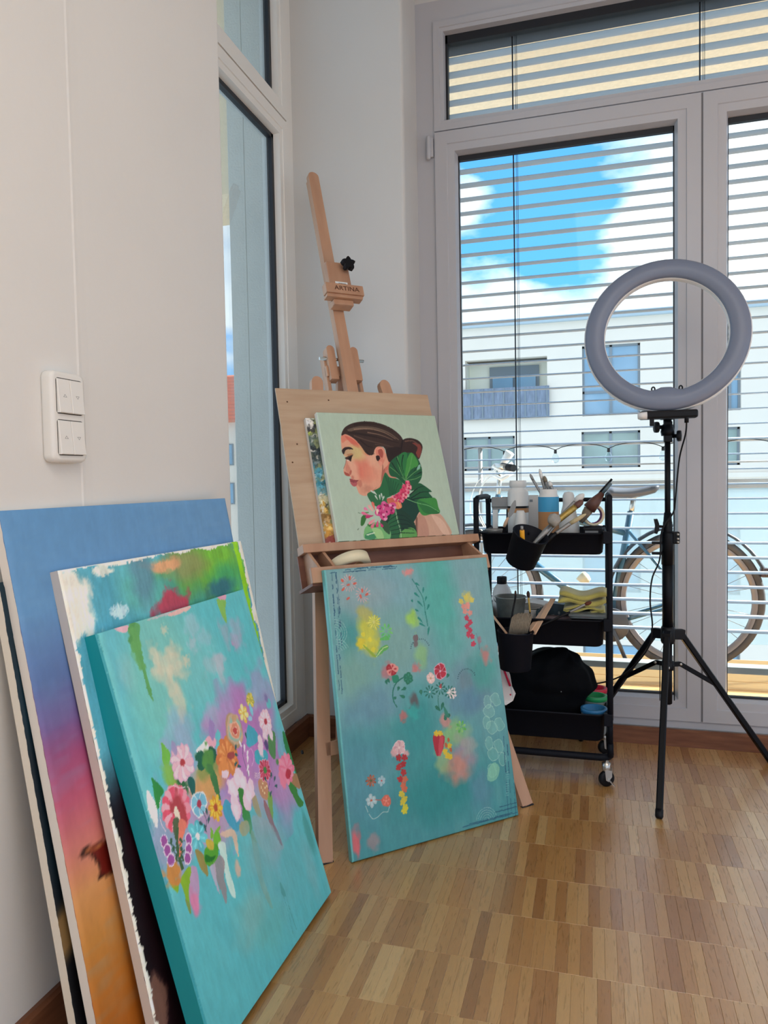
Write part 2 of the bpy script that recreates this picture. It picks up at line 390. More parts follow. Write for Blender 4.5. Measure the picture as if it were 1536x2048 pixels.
# ------------------------------------------------------------------ outside
fl = sempty('balcony_floor')
plank = mat('sunlit_decking', (242, 182, 114), .7, noise=.12, nscale=14, stretch=(1, 14, 1))
MB().box((-1.6, 2.61, -.16), (2.4, 4.1, -.05)).box((-1.2, 2.613, -.06), (1.4, 2.695, .056)).obj('slab', mat('concrete', (170, 168, 162), .9), fl)
y = 2.70; base = None
while y < 3.95:
    if base is None: o = MB().cbox((-1.5, 0, -.024), (2.3, .136, 0), .003).obj('plank', plank, fl); base = o.data
    else: o = bpy.data.objects.new('plank', base); C.objects.link(o); o.parent = fl
    o.location = (random.uniform(-.02, .02), y, -.02); y += .142
struct(MB().box((-1.6, 2.70, 2.76), (2.6, 3.93, 3.0)).obj('balcony_soffit', cream))
# blind
bl = thing('venetian_blind', 'wide silver aluminium venetian blind hanging outside the balcony doors', 'blind', (0, 2.755, 0))
def arc_slat(w=.052, t=.0010, h=.004):
    up = [(w*(k/6-.5), h*(1-(2*k/6-1)**2)) for k in range(7)]
    return up+[(a, b-t) for a, b in up[::-1]]
m = MB(); pr = arc_slat(); m.rings([[(x, a, b) for a, b in pr] for x in (-.515, 1.27)], smooth=False); slat = None
z = 1.605-.0516*24
while z < 2.485:
    if slat is None: o = m.obj('slat', alu, bl); slat = o.data
    else: o = bpy.data.objects.new('slat', slat); C.objects.link(o); o.parent = bl
    o.location = (0, 0, z); z += .0512
    o.rotation_euler = (rad(3+random.uniform(-1, 1)), 0, 0)
MB().cbox((-.515, -.030, .222), (1.27, .030, .246), .003).obj('bottom_rail', mat('rail_grey', (150, 150, 148), .5), bl)
MB().cbox((-.53, -.034, 2.50), (1.29, .034, 2.552), .002).obj('headbox', dark_al, bl)
MB().box((-.53, -.012, 2.553), (1.29, .03, 2.60)).obj('mounting_rail', dark_al, bl)
for x in (-.270, .354, .98):
    MB().tube([(x, -.031, .24), (x, -.031, 2.5)], .0024, 8).obj('guide_cord', dark_al, bl)
    MB().tube([(x+.010, -.030, .24), (x+.010, -.030, 2.5)], .0008, 6).obj('ladder_cord', dark_al, bl)
    MB().tube([(x+.015, -.030, .24), (x+.015, -.030, 2.5)], .0008, 6).obj('ladder_cord', dark_al, bl)
m = MB()
for k in range(44): m.cbox((-.519, -.036, .33+.0512*k-.004), (-.511, -.026, .33+.0512*k+.004), .001)
o = m.obj('slat_pins', chrome, bl); o['kind'] = 'stuff'
MB().cbox((-.534, -.032, .2), (-.521, .032, 2.6), .002).obj('side_guide', dark_al, bl)
# railing
galv = mat('galvanised_rail', (176, 178, 180), .5, metal=.3, noise=.08)
rl = thing('balcony_railing', 'grey balcony railing with frosted glass panel behind the bicycle', 'railing', (0, 4.0, -.02))
MB().tube([(-1.5, 0, 1.104), (2.3, 0, 1.104)], .011, 12).obj('handrail', galv, rl)
MB().tube([(-1.5, 0, .992), (2.3, 0, .992)], .005, 8).obj('crossbar', galv, rl)
MB().cbox((-1.5, -.02, .862), (2.3, .03, .908), .003).obj('glass_rail', galv, rl)
for x in (-.594, 1.55): MB().tube([(x, 0, -.03), (x, 0, 1.10)], .012, 10).obj('post', galv, rl)
MB().cbox((-1.5, .012, .07), (2.3, .022, .875), .001).obj('glass_panel', glass_mat('frosted_balcony_glass', (222, 230, 233), haze=.30), rl)
# string lights along the handrail
sl = thing('string_light', 'string of clear bulbs on a black cable hung along the balcony handrail', 'lights', (0, 3.985, 1.084))
bx = [-.72, -.46, -.191, .079, .345, .60, .86, 1.12]
pts = []
for a, b in zip(bx[:-1], bx[1:]):
    for k in range(8):
        t = k/8; pts.append((a+(b-a)*t, 0, -.028+.028*math.sin(math.pi*t)**.7))
MB().tube(pts, .0022, 6).obj('cable', black, sl)
for x in bx:
    MB().lathe([(.0001, -.025), (.007, -.027), (.008, -.045), (.006, -.047), (.0001, -.047)], (x, 0, 0), n=10).obj('socket', black, sl)
    MB().lathe([(.008, -.047), (.014, -.057), (.021, -.075), (.015, -.092), (.0001, -.099)], (x, 0, 0), n=14).obj('bulb', glass, sl)
# exterior pier, cream wall piece left of the left window
struct(MB().cbox((-1.169, 2.38, -3), (-1.045, 2.7, 3.2), .002).cbox((-1.234, 2.382, -3), (-1.171, 2.7, 3.2), .002).obj('wall_pier_outside', grey_st))
struct(MB().cbox((-1.062, 2.30, -.1), (-1.030, 2.40, 3.0), .002).obj('trim_2', mat('grey_rail', (118, 122, 122), .6)))
p = at(450, 400, y=2.55)
struct(MB().box((-2.3, 2.5, p.z), (-1.2, 2.8, 3.3)).obj('wall_cream_outside', cream))
struct(MB().box((-2.3, 1.2, 2.9), (-1.08, 2.5, 2.98)).obj('trim_3', grey_st))
# opposite building
BY = 18.0
facade = mat('white_render_facade', (236, 221, 204), .9, noise=.03, nscale=2)
b = thing('apartment_building', 'white rendered apartment building with flat roof across the street', 'building', (0, BY, -9))
def B(px, py): p = at(px, py, y=BY); return p.x, p.z
wins = []
def pxrect(l, t, r, bt): p, q = at(l, t, y=BY), at(r, bt, y=BY); return (p.x, q.x, q.z, p.z)
W2 = pxrect(1164, 692, 1281, 828); W3 = pxrect(1163, 864, 1281, 934); W4 = pxrect(927, 875, 1030, 940); REC = pxrect(930, 722, 1095, 830)
RW = (W2[0]+3.0, 3.20, W2[2], W2[3]-.25); RW2 = (2.0, 3.19, W3[2], W3[3])
rows = [W2, W3, W4, RW, RW2]
for zt in (-.35, -3.1):
    for x0, x1 in ((-3.08, -1.8), (-.25, 1.07), (1.9, 3.2), (4.6, 6.0)): rows.append((x0, x1, zt-1.5, zt))
rows += [(4.6, 6.0, W2[2], W2[3]), (4.6, 6.0, W3[2], W3[3]), (-6, -4.6, W2[2], W2[3]), (-6, -4.6, W3[2], W3[3])]
m = walls_with_holes(MB(), -9, 10, -9, 4.58, 0, .25, rows+[REC]); m.box((-9, 1.4, -9), (10, 6, 4.5))
ZO = 9.0
m.v = [(x, y, z+ZO) for x, y, z in m.v]; m.obj('wall', facade, b)
MB().box((-9.1, -.12, 4.58+ZO), (10.1, 6, 4.72+ZO)).obj('roof', mat('roof_edge', (176, 188, 194), .7), b)
MB().box((-9, -.06, .82+ZO), (10, 0, .93+ZO)).obj('cornice', facade, b)
MB().box((REC[0]-.02, .26, REC[2]+ZO), (REC[1]+.02, .8, REC[2]+ZO-.15)).box((REC[0]-.1, .7, REC[2]+ZO), (REC[1]+.1, .8, REC[3]+ZO)).box((REC[0]-.1, .26, REC[2]+ZO), (REC[0], .8, REC[3]+ZO)).box((REC[1], .26, REC[2]+ZO), (REC[1]+.1, .8, REC[3]+ZO)).obj('loggia', mat('pale_yellow_render', (255, 250, 232), .9), b)
skyglass = mat('reflecting_window_glass', (136, 172, 196), .12, spec=1.0, noise=.3, nscale=.8)
drk = mat('grey_window_frame', (128, 136, 142), .6)
def fwin(r, nv=2, nh=1, mt=skyglass):
    x0, x1, z0, z1 = r; z0 += ZO; z1 += ZO
    m = MB(); t = .05
    m.box((x0, .1, z0), (x1, .16, z0+t)).box((x0, .1, z1-t), (x1, .16, z1)).box((x0, .1, z0), (x0+t, .16, z1)).box((x1-t, .1, z0), (x1, .16, z1))
    for k in range(1, nv): xc = x0+(x1-x0)*k/nv; m.box((xc-.03, .1, z0), (xc+.03, .16, z1))
    if nh > 1: zc = z0+(z1-z0)*.34; m.box((x0, .1, zc-.03), (x1, .16, zc+.03))
    f = m.obj('window_frame', drk, b); MB().box((x0, .13, z0), (x1, .14, z1)).obj('pane', mt, f)
greenglass = mat('green_window_glass', (150, 168, 160), .2, spec=1.0, noise=.3, nscale=1.5)
for r in rows: fwin(r, 2, 2 if r[3]-r[2] > 1.6 else 1, skyglass if r[2] > 2 or r[3] < 0 else greenglass)
w1 = pxrect(972, 728, 1075, 800); 
m = MB(); m.box((w1[0], .62, w1[2]-.4+ZO), (w1[1], .7, w1[3]+ZO)); f = m.obj('window_frame', drk, b)
MB().box((w1[0]+.08, .58, w1[2]-.4+ZO), ((w1[0]+w1[1])/2-.03, .62, w1[3]-.25+ZO)).box(((w1[0]+w1[1])/2+.03, .58, w1[2]-.4+ZO), (w1[1]-.08, .62, w1[3]-.25+ZO)).obj('pane', skyglass, f)
BR = pxrect(925, 785, 1095, 835)
MB().box((BR[0]-.05, -.12, BR[2]+ZO), (BR[1]+.05, -.08, BR[3]+ZO)).box((BR[0]-.05, -.12, BR[3]+ZO), (BR[1]+.05, -.06, BR[3]+.05+ZO)).obj('balcony_parapet', mat('blue_grey_screen', (134, 142, 158), .7, noise=.35, nscale=5, stretch=(4, 1, 1)), b)
for k in range(9): MB().box((BR[0]+k*(BR[1]-BR[0])/8-.015, -.14, BR[2]+ZO), (BR[0]+k*(BR[1]-BR[0])/8+.015, -.121, BR[3]+.05+ZO)).obj('baluster', drk, b)
# red-roofed house seen through the slit at the far left
p0, p1 = at(452, 728, y=34), at(455, 845, y=34); p2 = at(462, 1010, y=34)
h = thing('house', 'distant white house with orange tiled roof, seen past the grey outside pier', 'house', (p0.x, 34, -9))
hx = p0.x
MB().box((-2.6-.0, 0, 0), (2.2, 7, p1.z+9)).obj('wall', facade, h)
tile = mat('orange_roof_tile', (226, 130, 96), .8, noise=.15, nscale=6)
m = MB(); m.prism([(-.4, p1.z+9), (3.6, p0.z+9), (7.4, p1.z+9)], -2.8, 2.4, 'x'); m.obj('roof', tile, h)
n = 14
for k in range(n):
    f_ = k/n; yy = -.4+4*f_; zz = p1.z+9+(p0.z-p1.z)*f_
    MB().box((-2.8, yy-.05, zz-.03), (2.4, yy+.12, zz+.09)).obj('tile_course', tile, h)
for k, zz in enumerate((p1.z+9-1.6, p1.z+9-3.6)):
    for dx in (-1.5, -.1, 1.0):
        f = MB().box((dx-.4, -.06, zz-.6), (dx+.4, 0, zz+.5)).obj('window_frame', drk, h); MB().box((dx-.34, -.08, zz-.54), (dx+.34, -.06, zz+.44)).obj('pane', skyglass, f)
# ------------------------------------------------------------------ bicycle on the balcony
bk = thing('bicycle', 'teal bicycle with black saddle and mudguards parked on the balcony', 'bicycle', (0, 3.5, 0))
teal = mat('teal_bike_paint', (52, 96, 122), .3, coat=.4); tyre = mat('grey_tyre', (74, 72, 74), .8); rim = mat('pale_rim', (132, 128, 132), .35, metal=.4)
wht = mat('white_plastic', (232, 232, 230), .4)
def wheel(cx, cz, guard):
    R_ = .318
    w_ = MB().lathe([(R_-.016+.016*math.cos(a), .016*math.sin(a)) for a in [2*math.pi*k/10 for k in range(10)]], (cx, 0, cz), (0, 1, 0), 56, closed=True).obj('tyre', tyre, bk)
    MB().lathe([(R_-.032, -.010), (R_-.032, .010), (R_-.052, .008), (R_-.056, 0), (R_-.052, -.008)], (cx, 0, cz), (0, 1, 0), 56, closed=True).obj('rim', rim, w_)
    MB().lathe([(.0001, -.03), (.02, -.03), (.02, -.025), (.012, -.02), (.012, .02), (.02, .025), (.02, .03), (.0001, .03)], (cx, 0, cz), (0, 1, 0), 16).obj('hub', chrome, w_)
    m = MB()
    for k in range(28):
        a = 2*math.pi*k/28; a2 = a+(.35 if k % 4 < 2 else -.35)
        m.tube([(cx+.018*math.cos(a2), .02*(1 if k % 2 else -1), cz+.018*math.sin(a2)), (cx+(R_-.054)*math.cos(a), 0, cz+(R_-.054)*math.sin(a))], .0011, 5)
    o = m.obj('spokes', rim, w_); o['kind'] = 'stuff'
    a0, a1 = guard; rs = []
    for k in range(25):
        a = rad(a0+(a1-a0)*k/24); rs.append([(cx+r*math.cos(a), yy, cz+r*math.sin(a)) for r, yy in ((.336, -.024), (.346, -.014), (.349, 0), (.346, .014), (.336, .024), (.334, .02), (.343, 0), (.334, -.02))])
    MB().rings(rs).obj('mudguard', mat('dark_mudguard', (58, 62, 70), .35), bk)
wheel(.405, .36-.01, (20, 190)); wheel(-.545, .36-.01, (30, 170))
m = MB()
BBx, BBz = at(1222, 1245, y=3.5).x, at(1222, 1245, y=3.5).z
st = at(1262, 1010, y=3.5); hd = Vector((-.44, 0, .80)); hb = Vector((-.47, 0, .66))
m.tube([(BBx, 0, BBz), (st.x, 0, st.z-.03)], .016, 12).tube([(BBx, 0, BBz), tuple(hb)], .018, 12).tube([(st.x-.02, 0, st.z-.13), tuple(hd)], .014, 12)
m.tube([(BBx, -.035, BBz), (.405, -.055, .35)], .008, 8).tube([(BBx, .035, BBz), (.405, .055, .35)], .008, 8)
m.tube([(st.x-.01, -.02, st.z-.12), (.405, -.055, .35)], .007, 8).tube([(st.x-.01, .02, st.z-.12), (.405, .055, .35)], .007, 8)
m.tube([tuple(hb+Vector((-.01, 0, -.03))), tuple(hd+Vector((.01, 0, .03)))], .019, 12).tube([(-.475, -.04, .65), (-.50, -.05, .5), (-.545, -.05, .35)], .009, 8).tube([(-.475, .04, .65), (-.50, .05, .5), (-.545, .05, .35)], .009, 8)
m.obj('frame', teal, bk)
s0 = at(1213, 985, y=3.5); s1 = at(1318, 976, y=3.5); rs = []
for k in range(15):
    t = k/14; x = s0.x+(s1.x-s0.x)*t; wd = .070*(1-t)**1.3+.018; zc = s0.z+.004+(s1.z-s0.z)*t-.014*math.sin(math.pi*t); th = .016+.008*(1-t)
    if k in (0, 14): wd *= .6; th *= .5
    rs.append([(x, wd*math.cos(a), zc+(th if math.sin(a) > 0 else th*1.3)*math.sin(a)) for a in [2*math.pi*j/16 for j in range(16)]])
MB().rings(rs).obj('saddle', mat('grey_saddle', (88, 88, 94), .35), bk)
m = MB().tube([(st.x, 0, st.z-.04), (st.x+.012, 0, st.z+.035)], .012, 10).tube([(s0.x+.05, -.02, s0.z-.02), (st.x, -.02, st.z+.03), (s1.x-.05, -.012, s1.z-.022)], .0035, 6).tube([(s0.x+.05, .02, s0.z-.02), (st.x, .02, st.z+.03), (s1.x-.05, .012, s1.z-.022)], .0035, 6)
m.obj('seat_post', chrome, bk)
m = MB().tube([(-.44, 0, .8), (-.425, 0, .93)], .012, 10).tube([(-.37, -.28, .96), (-.42, -.2, .97), (-.43, 0, .93), (-.42, .2, .97), (-.37, .28, .96)], .011, 10)
m.obj('handlebar', chrome, bk)
MB().tube([(-.385, -.24, .965), (-.33, -.30, .955)], .016, 12).obj('grip', black, bk)
lp = at(1012, 918, y=3.3)-Vector((0, 3.5, 0))
MB().lathe([(.0001, -.03), (.014, -.03), (.017, .0), (.022, .035), (.0001, .037)], tuple(lp), (.5, -.2, .8), 16).obj('bell_lamp', wht, bk)
for dz, dx in ((-.05, .0), (-.09, -.02)): MB().tube([lp+Vector((-.06, 0, dz+.02)), lp+Vector((-.02, -.01, dz)), lp+Vector((.03, 0, dz+.03))], .009, 8).obj('brake_lever', wht, bk)
for dx, r_ in ((.0, .16), (.05, .12), (-.03, .13)):
    MB().tube(smooth_pts([lp+Vector((dx, 0, -.03)), lp+Vector((-r_*.8, 0, -.10)), lp+Vector((-r_, 0, -.25)), lp+Vector((-r_*.3, .05, -.40))], 6, False), .0022, 6).obj('brake_cable', wht, bk)
MB().lathe([(.0001, 0), (.026, 0), (.026, .03), (.018, .05), (.0001, .052)], (-.06, -.03, .46), (1, 0, -.9), 14).obj('lock', mat('pale_lock', (205, 200, 176), .4), bk)
m = MB().lathe([(.0001, -.006), (.075, -.006), (.078, 0), (.075, .006), (.0001, .006)], (BBx, -.055, BBz), (0, 1, 0), 26).tube([(BBx, -.07, BBz), (BBx+.06, -.075, BBz-.15)], .009, 8)
m.obj('crank', mat('dark_crank', (70, 72, 78), .4), bk)
MB().cbox((BBx+.02, -.14, BBz-.175), (BBx+.11, -.07, BBz-.15), .004).obj('pedal', black, bk)
MB().lathe([(.0001, -.008), (.035, -.006), (.035, .006), (.0001, .008)], (.405, -.05, .35), (0, 1, 0), 18).tube([(.36, -.055, .27), (.40, -.055, .33)], .012, 8).obj('derailleur', mat('brass_gear', (200, 176, 140), .4, metal=.5), bk)
MB().cbox((.70, -.02, .46), (.735, .02, .50), .006).obj('tail_reflector', mat('dark_reflector', (70, 56, 60), .3), bk)
# ------------------------------------------------------------------ paintings: flat paint on real stretched canvases
def vnoise(nx, ny, fx, fy, seed):
    r = np.random.RandomState(seed); gx, gy = max(int(fx), 1), max(int(fy), 1); g = r.rand(gy+2, gx+2)
    x = np.linspace(0, gx, nx, endpoint=False); y = np.linspace(0, gy, ny, endpoint=False)
    xi, yi = x.astype(int), y.astype(int); fxx, fyy = x-xi, y-yi; fxx = fxx*fxx*(3-2*fxx); fyy = (fyy*fyy*(3-2*fyy))[:, None]
    a = g[np.ix_(yi, xi)]*(1-fxx)+g[np.ix_(yi, xi+1)]*fxx; b = g[np.ix_(yi+1, xi)]*(1-fxx)+g[np.ix_(yi+1, xi+1)]*fxx
    return a*(1-fyy)+b*fyy
class Frame:
    def __init__(s, q): 
        x, y, z, th, ph, s.W, s.H = q; s.BL = np.array([x, y, z]); s.u = np.array([math.cos(th), math.sin(th), 0]); nb = np.array([-math.sin(th), math.cos(th), 0])
        s.v = np.array([0, 0, 1])*math.cos(ph)+nb*math.sin(ph); s.n = np.cross(s.u, s.v)
        b = -s.n; s.M = Matrix([[s.u[i], b[i], s.v[i], s.BL[i]] for i in range(3)]+[[0, 0, 0, 1]])
    def px(s, x, y): d = atp(x, y, s.BL, s.n)-s.BL; return d @ s.u, d @ s.v
class Art:
    def __init__(s, fr, nx, ny, base, zoom=(0, 0, 1)):
        s.fr, s.nx, s.ny = fr, nx, ny; s.X, s.Y = np.meshgrid(np.linspace(0, fr.W, nx), np.linspace(0, fr.H, ny))
        s.c = np.ones((ny, nx, 3))*np.array(base, float); s.zoom = zoom; s.k = 0
    def z(s, x, y): ox, oy, sc_ = s.zoom; return s.fr.px(ox+x/sc_, oy+y/sc_)
    def nz(s, size, aspect=1.0, seed=None):   # size in metres; aspect >1 stretches vertically
        s.k += 1; return vnoise(s.nx, s.ny, s.fr.W/size+1, s.fr.H/size/aspect+1, s.k if seed is None else seed)
    def blend(s, m, col): m = np.clip(m, 0, 1)[..., None]; s.c = s.c*(1-m)+np.array(col, float)*m
    def win(s, x, y, r):
        i0 = max(int((x-r)/s.fr.W*s.nx), 0); i1 = min(int((x+r)/s.fr.W*s.nx)+2, s.nx); j0 = max(int((y-r)/s.fr.H*s.ny), 0); j1 = min(int((y+r)/s.fr.H*s.ny)+2, s.ny)
        return slice(j0, max(j1, j0)), slice(i0, max(i1, i0))
    def blobm(s, x, y, rx, ry, col, a=1., soft=.6, rot=0., rough=.0):
        w = s.win(x, y, max(rx, ry)*1.6); X, Y = s.X[w]-x, s.Y[w]-y
        if X.size == 0: return
        c, d = math.cos(rot), math.sin(rot); d2 = np.sqrt(((X*c+Y*d)/rx)**2+((-X*d+Y*c)/ry)**2)
        if rough: s.k += 1; d2 = d2+rough*(vnoise(X.shape[1], X.shape[0], 7, 7, s.k)-.5)
        m = np.clip((1+soft*.5-d2)/max(soft, .02), 0, 1)[..., None]*a
        s.c[w] = s.c[w]*(1-m)+np.array(col, float)*m
    def blob(s, zx, zy, rx, ry, col, a=1., soft=.6, rot=0., rough=.5): x, y = s.z(zx, zy); s.blobm(x, y, rx, ry, col, a, soft, rot, rough)
    def polym(s, P, col, a=1.):
        P = np.array(P); x0, y0 = P.min(0); x1, y1 = P.max(0); cx, cy = (x0+x1)/2, (y0+y1)/2
        w = s.win(cx, cy, max(x1-x0, y1-y0)/2+.002); X, Y = s.X[w], s.Y[w]
        if X.size == 0: return
        acc = np.zeros(X.shape); off = [(-.25, -.25), (.25, -.25), (-.25, .25), (.25, .25)]; dx = s.fr.W/s.nx; dy = s.fr.H/s.ny
        for ox, oy in off:
            XX, YY = X+ox*dx, Y+oy*dy; ins = np.zeros(X.shape, bool); n = len(P)
            for i in range(n):
                (ax, ay), (bx, by) = P[i], P[(i+1) % n]
                if ay == by: continue
                ins ^= ((ay > YY) != (by > YY)) & (XX < (bx-ax)*(YY-ay)/(by-ay)+ax)
            acc += ins*.25
        m = acc[..., None]*a; s.c[w] = s.c[w]*(1-m)+np.array(col, float)*m
    def poly(s, pts, col, a=1., smooth=True):
        P = [s.z(*p) for p in pts]; s.polym(smooth_pts(P, 5) if smooth else P, col, a)
    def line(s, pts, w, col, a=1., smooth=True, w1=None):
        P = [s.z(*p) for p in pts]
        if smooth and len(P) > 2: P = smooth_pts(P, 6, False)
        P = np.array(P); n = len(P); L = []; R_ = []
        for i in range(n):
            t = P[min(i+1, n-1)]-P[max(i-1, 0)]; t = t/(np.hypot(*t)+1e-9); ww = w/2 if w1 is None else (w+(w1-w)*i/(n-1))/2
            L.append(P[i]+ww*np.array([-t[1], t[0]])); R_.append(P[i]-ww*np.array([-t[1], t[0]]))
        s.polym(L+R_[::-1], col, a)
    def petal(s, x, y, ang, L, wd, col, a=1.):
        pts = []; c, d = math.cos(ang), math.sin(ang)
        for t, q in ((0, .12), (.3, .6), (.65, 1), (.9, .75), (1, .1), (.9, -.75), (.65, -1), (.3, -.6), (0, -.12)):
            p, o = t*L, q*wd/2; pts.append((x+p*c-o*d, y+p*d+o*c))
        s.polym(smooth_pts(pts, 3), col, a)
    def flower(s, zx, zy, r, n, col, cen=None, col2=None, rot=0., pw=.75, outline=None, cr=.2, inner=0.):
        x, y = s.z(zx, zy)
        for k in range(n):
            a = rot+2*math.pi*k/n; rr = r*(.9+.2*((k*37) % 10)/10); w = pw*2*math.pi*r/n
            if outline is not None: s.petal(x+inner*r*math.cos(a), y+inner*r*math.sin(a), a, rr*1.08, w*1.25, outline)
            s.petal(x+inner*r*math.cos(a), y+inner*r*math.sin(a), a, rr, w, col if (k % 2 or col2 is None) else col2)
            if outline is None and r > .012: s.petal(x+.25*r*math.cos(a), y+.25*r*math.sin(a), a, rr*.5, w*.3, np.clip(np.array(col)+22, 0, 255))
        if cen is not None: s.blobm(x, y, r*cr, r*cr, cen, 1, .3, 0, .3)
    def leaf(s, zx, zy, ang, L, wd, col, vein=None):
        x, y = s.z(zx, zy); s.petal(x, y, ang, L, wd, col)
        if vein is not None: s.polym([(x, y), (x+L*.9*math.cos(ang), y+L*.9*math.sin(ang)), (x+.0006+L*.5*math.cos(ang), y+L*.5*math.sin(ang))], vein)
def brushed(A, warp=.0012, tone=.07, seed=90):
    """roughens painted edges and adds brush-stroke variation to the paint itself"""
    W_, H_ = A.fr.W, A.fr.H; f = lambda s_, sd_, asp=1.: vnoise(A.nx, A.ny, W_/s_+1, H_/s_/asp+1, sd_)-.5
    dx = f(.006, seed)*2+f(.002, seed+1)*1.4; dy = f(.006, seed+2)*2.4+f(.002, seed+3)*1.4
    jj, ii = np.meshgrid(np.arange(A.ny), np.arange(A.nx), indexing='ij')
    ii = np.clip(np.rint(ii+dx*warp/W_*A.nx), 0, A.nx-1).astype(int); jj = np.clip(np.rint(jj+dy*warp/H_*A.ny), 0, A.ny-1).astype(int)
    c = A.c[jj, ii]; t_ = (f(.004, seed+4, 5.)+f(.012, seed+5, 2.)+.6*f(.0022, seed+6, 1.5))
    A.c = np.clip(c*(1+tone*2*t_)[..., None]+(tone*26*f(.03, seed+7))[..., None], 0, 255)
def paint_mat(rough=.5, bump=.25):
    nm = 'acrylic_paint_%g' % rough
    if nm in MATS: return MATS[nm]
    m = bpy.data.materials.new(nm); m.use_nodes = True; t = NT(m.node_tree); b = t.n['Principled BSDF']
    at_ = t.add('ShaderNodeAttribute', attribute_name='paint'); t.l.new(at_.outputs[0], b.inputs['Base Color'])
    tc = t.add('ShaderNodeTexCoord'); nz = t.add('ShaderNodeTexNoise', _Vector=tc.outputs['Object'], _Scale=420.0, _Detail=2.0)
    n2 = t.add('ShaderNodeTexNoise', _Vector=tc.outputs['Object'], _Scale=40.0, _Detail=4.0)
    h = t.math('ADD', t.math('MULTIPLY', nz.outputs[0], .35), n2.outputs[0])
    bp = t.add('ShaderNodeBump', _Strength=bump, _Distance=.0012, _Height=h); t.l.new(bp.outputs[0], b.inputs['Normal'])
    t.l.new(t.math('MULTIPLY_ADD', n2.outputs[0], .2, rough-.1), b.inputs['Roughness']); b.inputs['Specular IOR Level'].default_value = .35
    MATS[nm] = m; return m
raw = mat('raw_white_canvas', (226, 218, 206), .9, noise=.05, bump=.4, bscale=500)
pine = mat('pine_stretcher', (206, 178, 138), .7, noise=.15, nscale=10, stretch=(1, 1, 6))
def edge_mat(name, paint, other, thr, wob, seed=0.):
    """side of a canvas: the face paint wraps over the first millimetres, then the other colour"""
    m = bpy.data.materials.new(name); m.use_nodes = True; t = NT(m.node_tree); b = t.n['Principled BSDF']
    tc = t.add('ShaderNodeTexCoord'); sp = t.add('ShaderNodeSeparateXYZ', _0=tc.outputs['Object'])
    n = t.add('ShaderNodeTexNoise', _Vector=tc.outputs['Object'], _Scale=60.0, _Detail=4.0)
    n2 = t.add('ShaderNodeTexNoise', _Vector=tc.outputs['Object'], _Scale=7.0, _Detail=2.0)
    e = t.math('ADD', t.math('MULTIPLY_ADD', n.outputs[0], wob, thr-wob*.5), t.math('MULTIPLY_ADD', n2.outputs[0], wob, -wob*.5))
    f = t.math('LESS_THAN', sp.outputs[1], e)
    zr = t.math('DIVIDE', sp.outputs[2], 1.0)
    pc = t.ramp(zr, paint) if isinstance(paint, list) else rgba(paint)
    t.l.new(t.mix(f, rgba(other), pc), b.inputs['Base Color']); b.inputs['Roughness'].default_value = .6
    return m
def canvas(name, label, fr, T, art, side, face_m, group=None, gain=1.0, cat='painting'):
    t = thing(name, label, cat, M=fr.M, group=group)
    nx, ny = art.nx, art.ny; e = .0025
    X, Y = art.X, art.Y; ed = np.minimum(np.minimum(X, fr.W-X), np.minimum(Y, fr.H-Y)); dep = np.where(ed < e, e-np.sqrt(np.maximum(e*e-(e-ed)**2, 0)), 0)
    co = np.stack([X, dep, Y], -1).reshape(-1, 3)
    j, i = np.meshgrid(np.arange(ny-1), np.arange(nx-1), indexing='ij'); a = (j*nx+i).ravel(); q = np.stack([a, a+1, a+nx+1, a+nx], -1)
    me = bpy.data.meshes.new('painted_face'); me.vertices.add(len(co)); me.vertices.foreach_set('co', co.ravel())
    me.loops.add(q.size); me.loops.foreach_set('vertex_index', q.ravel().astype(np.int32)); me.polygons.add(len(q)); me.polygons.foreach_set('loop_start', np.arange(0, q.size, 4, dtype=np.int32))
    me.update(calc_edges=True); me.polygons.foreach_set('use_smooth', [True]*len(q))
    ca = me.color_attributes.new('paint', 'FLOAT_COLOR', 'POINT')
    lin = s2l(np.clip(art.c, 0, 255)).reshape(-1, 3)*gain; ca.data.foreach_set('color', np.concatenate([np.clip(lin, 0, .95), np.ones((len(lin), 1))], 1).ravel())
    me.materials.append(face_m); o = bpy.data.objects.new('painted_face', me); C.objects.link(o); o.parent = t
    m = MB(); W_, H_ = fr.W, fr.H; k = .0025
    m.rings([[(0, y, 0), (W_, y, 0), (W_, y, H_), (0, y, H_)] for y in (k, T-.0005)], cap0=False, cap1=False, smooth=False)
    b = .018; m.add([(0, T, 0), (W_, T, 0), (W_, T, H_), (0, T, H_), (b, T, b), (W_-b, T, b), (W_-b, T, H_-b), (b, T, H_-b)], [(0, 1, 5, 4), (1, 2, 6, 5), (2, 3, 7, 6), (3, 0, 4, 7)])
    m.obj('wrapped_edge', side, t)
    w = .04; 
    for p, q_ in (((k, .006, k), (w, T-.001, H_-k)), ((W_-w, .006, k), (W_-k, T-.001, H_-k)), ((w, .006, k), (W_-w, T-.001, w)), ((w, .006, H_-w), (W_-w, T-.001, H_-k))):
        MB().box(p, q_).obj('stretcher_bar', pine, t)
    return t
FR = {'D': Frame([-0.5716, 0.982, 0.0102, 1.5426, 0.286, 0.488, 0.6944]), 'E': Frame([-0.5573, 1.6111, 0.0034, 0.7596, 0.1917, 0.4963, 0.7013]),
      'C': Frame([-0.645, 0.9556, 0.0043, 1.5091, 0.2182, 0.5601, 0.7954]), 'B': Frame([-0.69, 0.886, 0.0038, 1.518, 0.1901, 0.6416, 0.8917]),
      'A': Frame([-0.725, 0.8819, 0.003, 1.5359, 0.1678, 0.6, 0.78])}
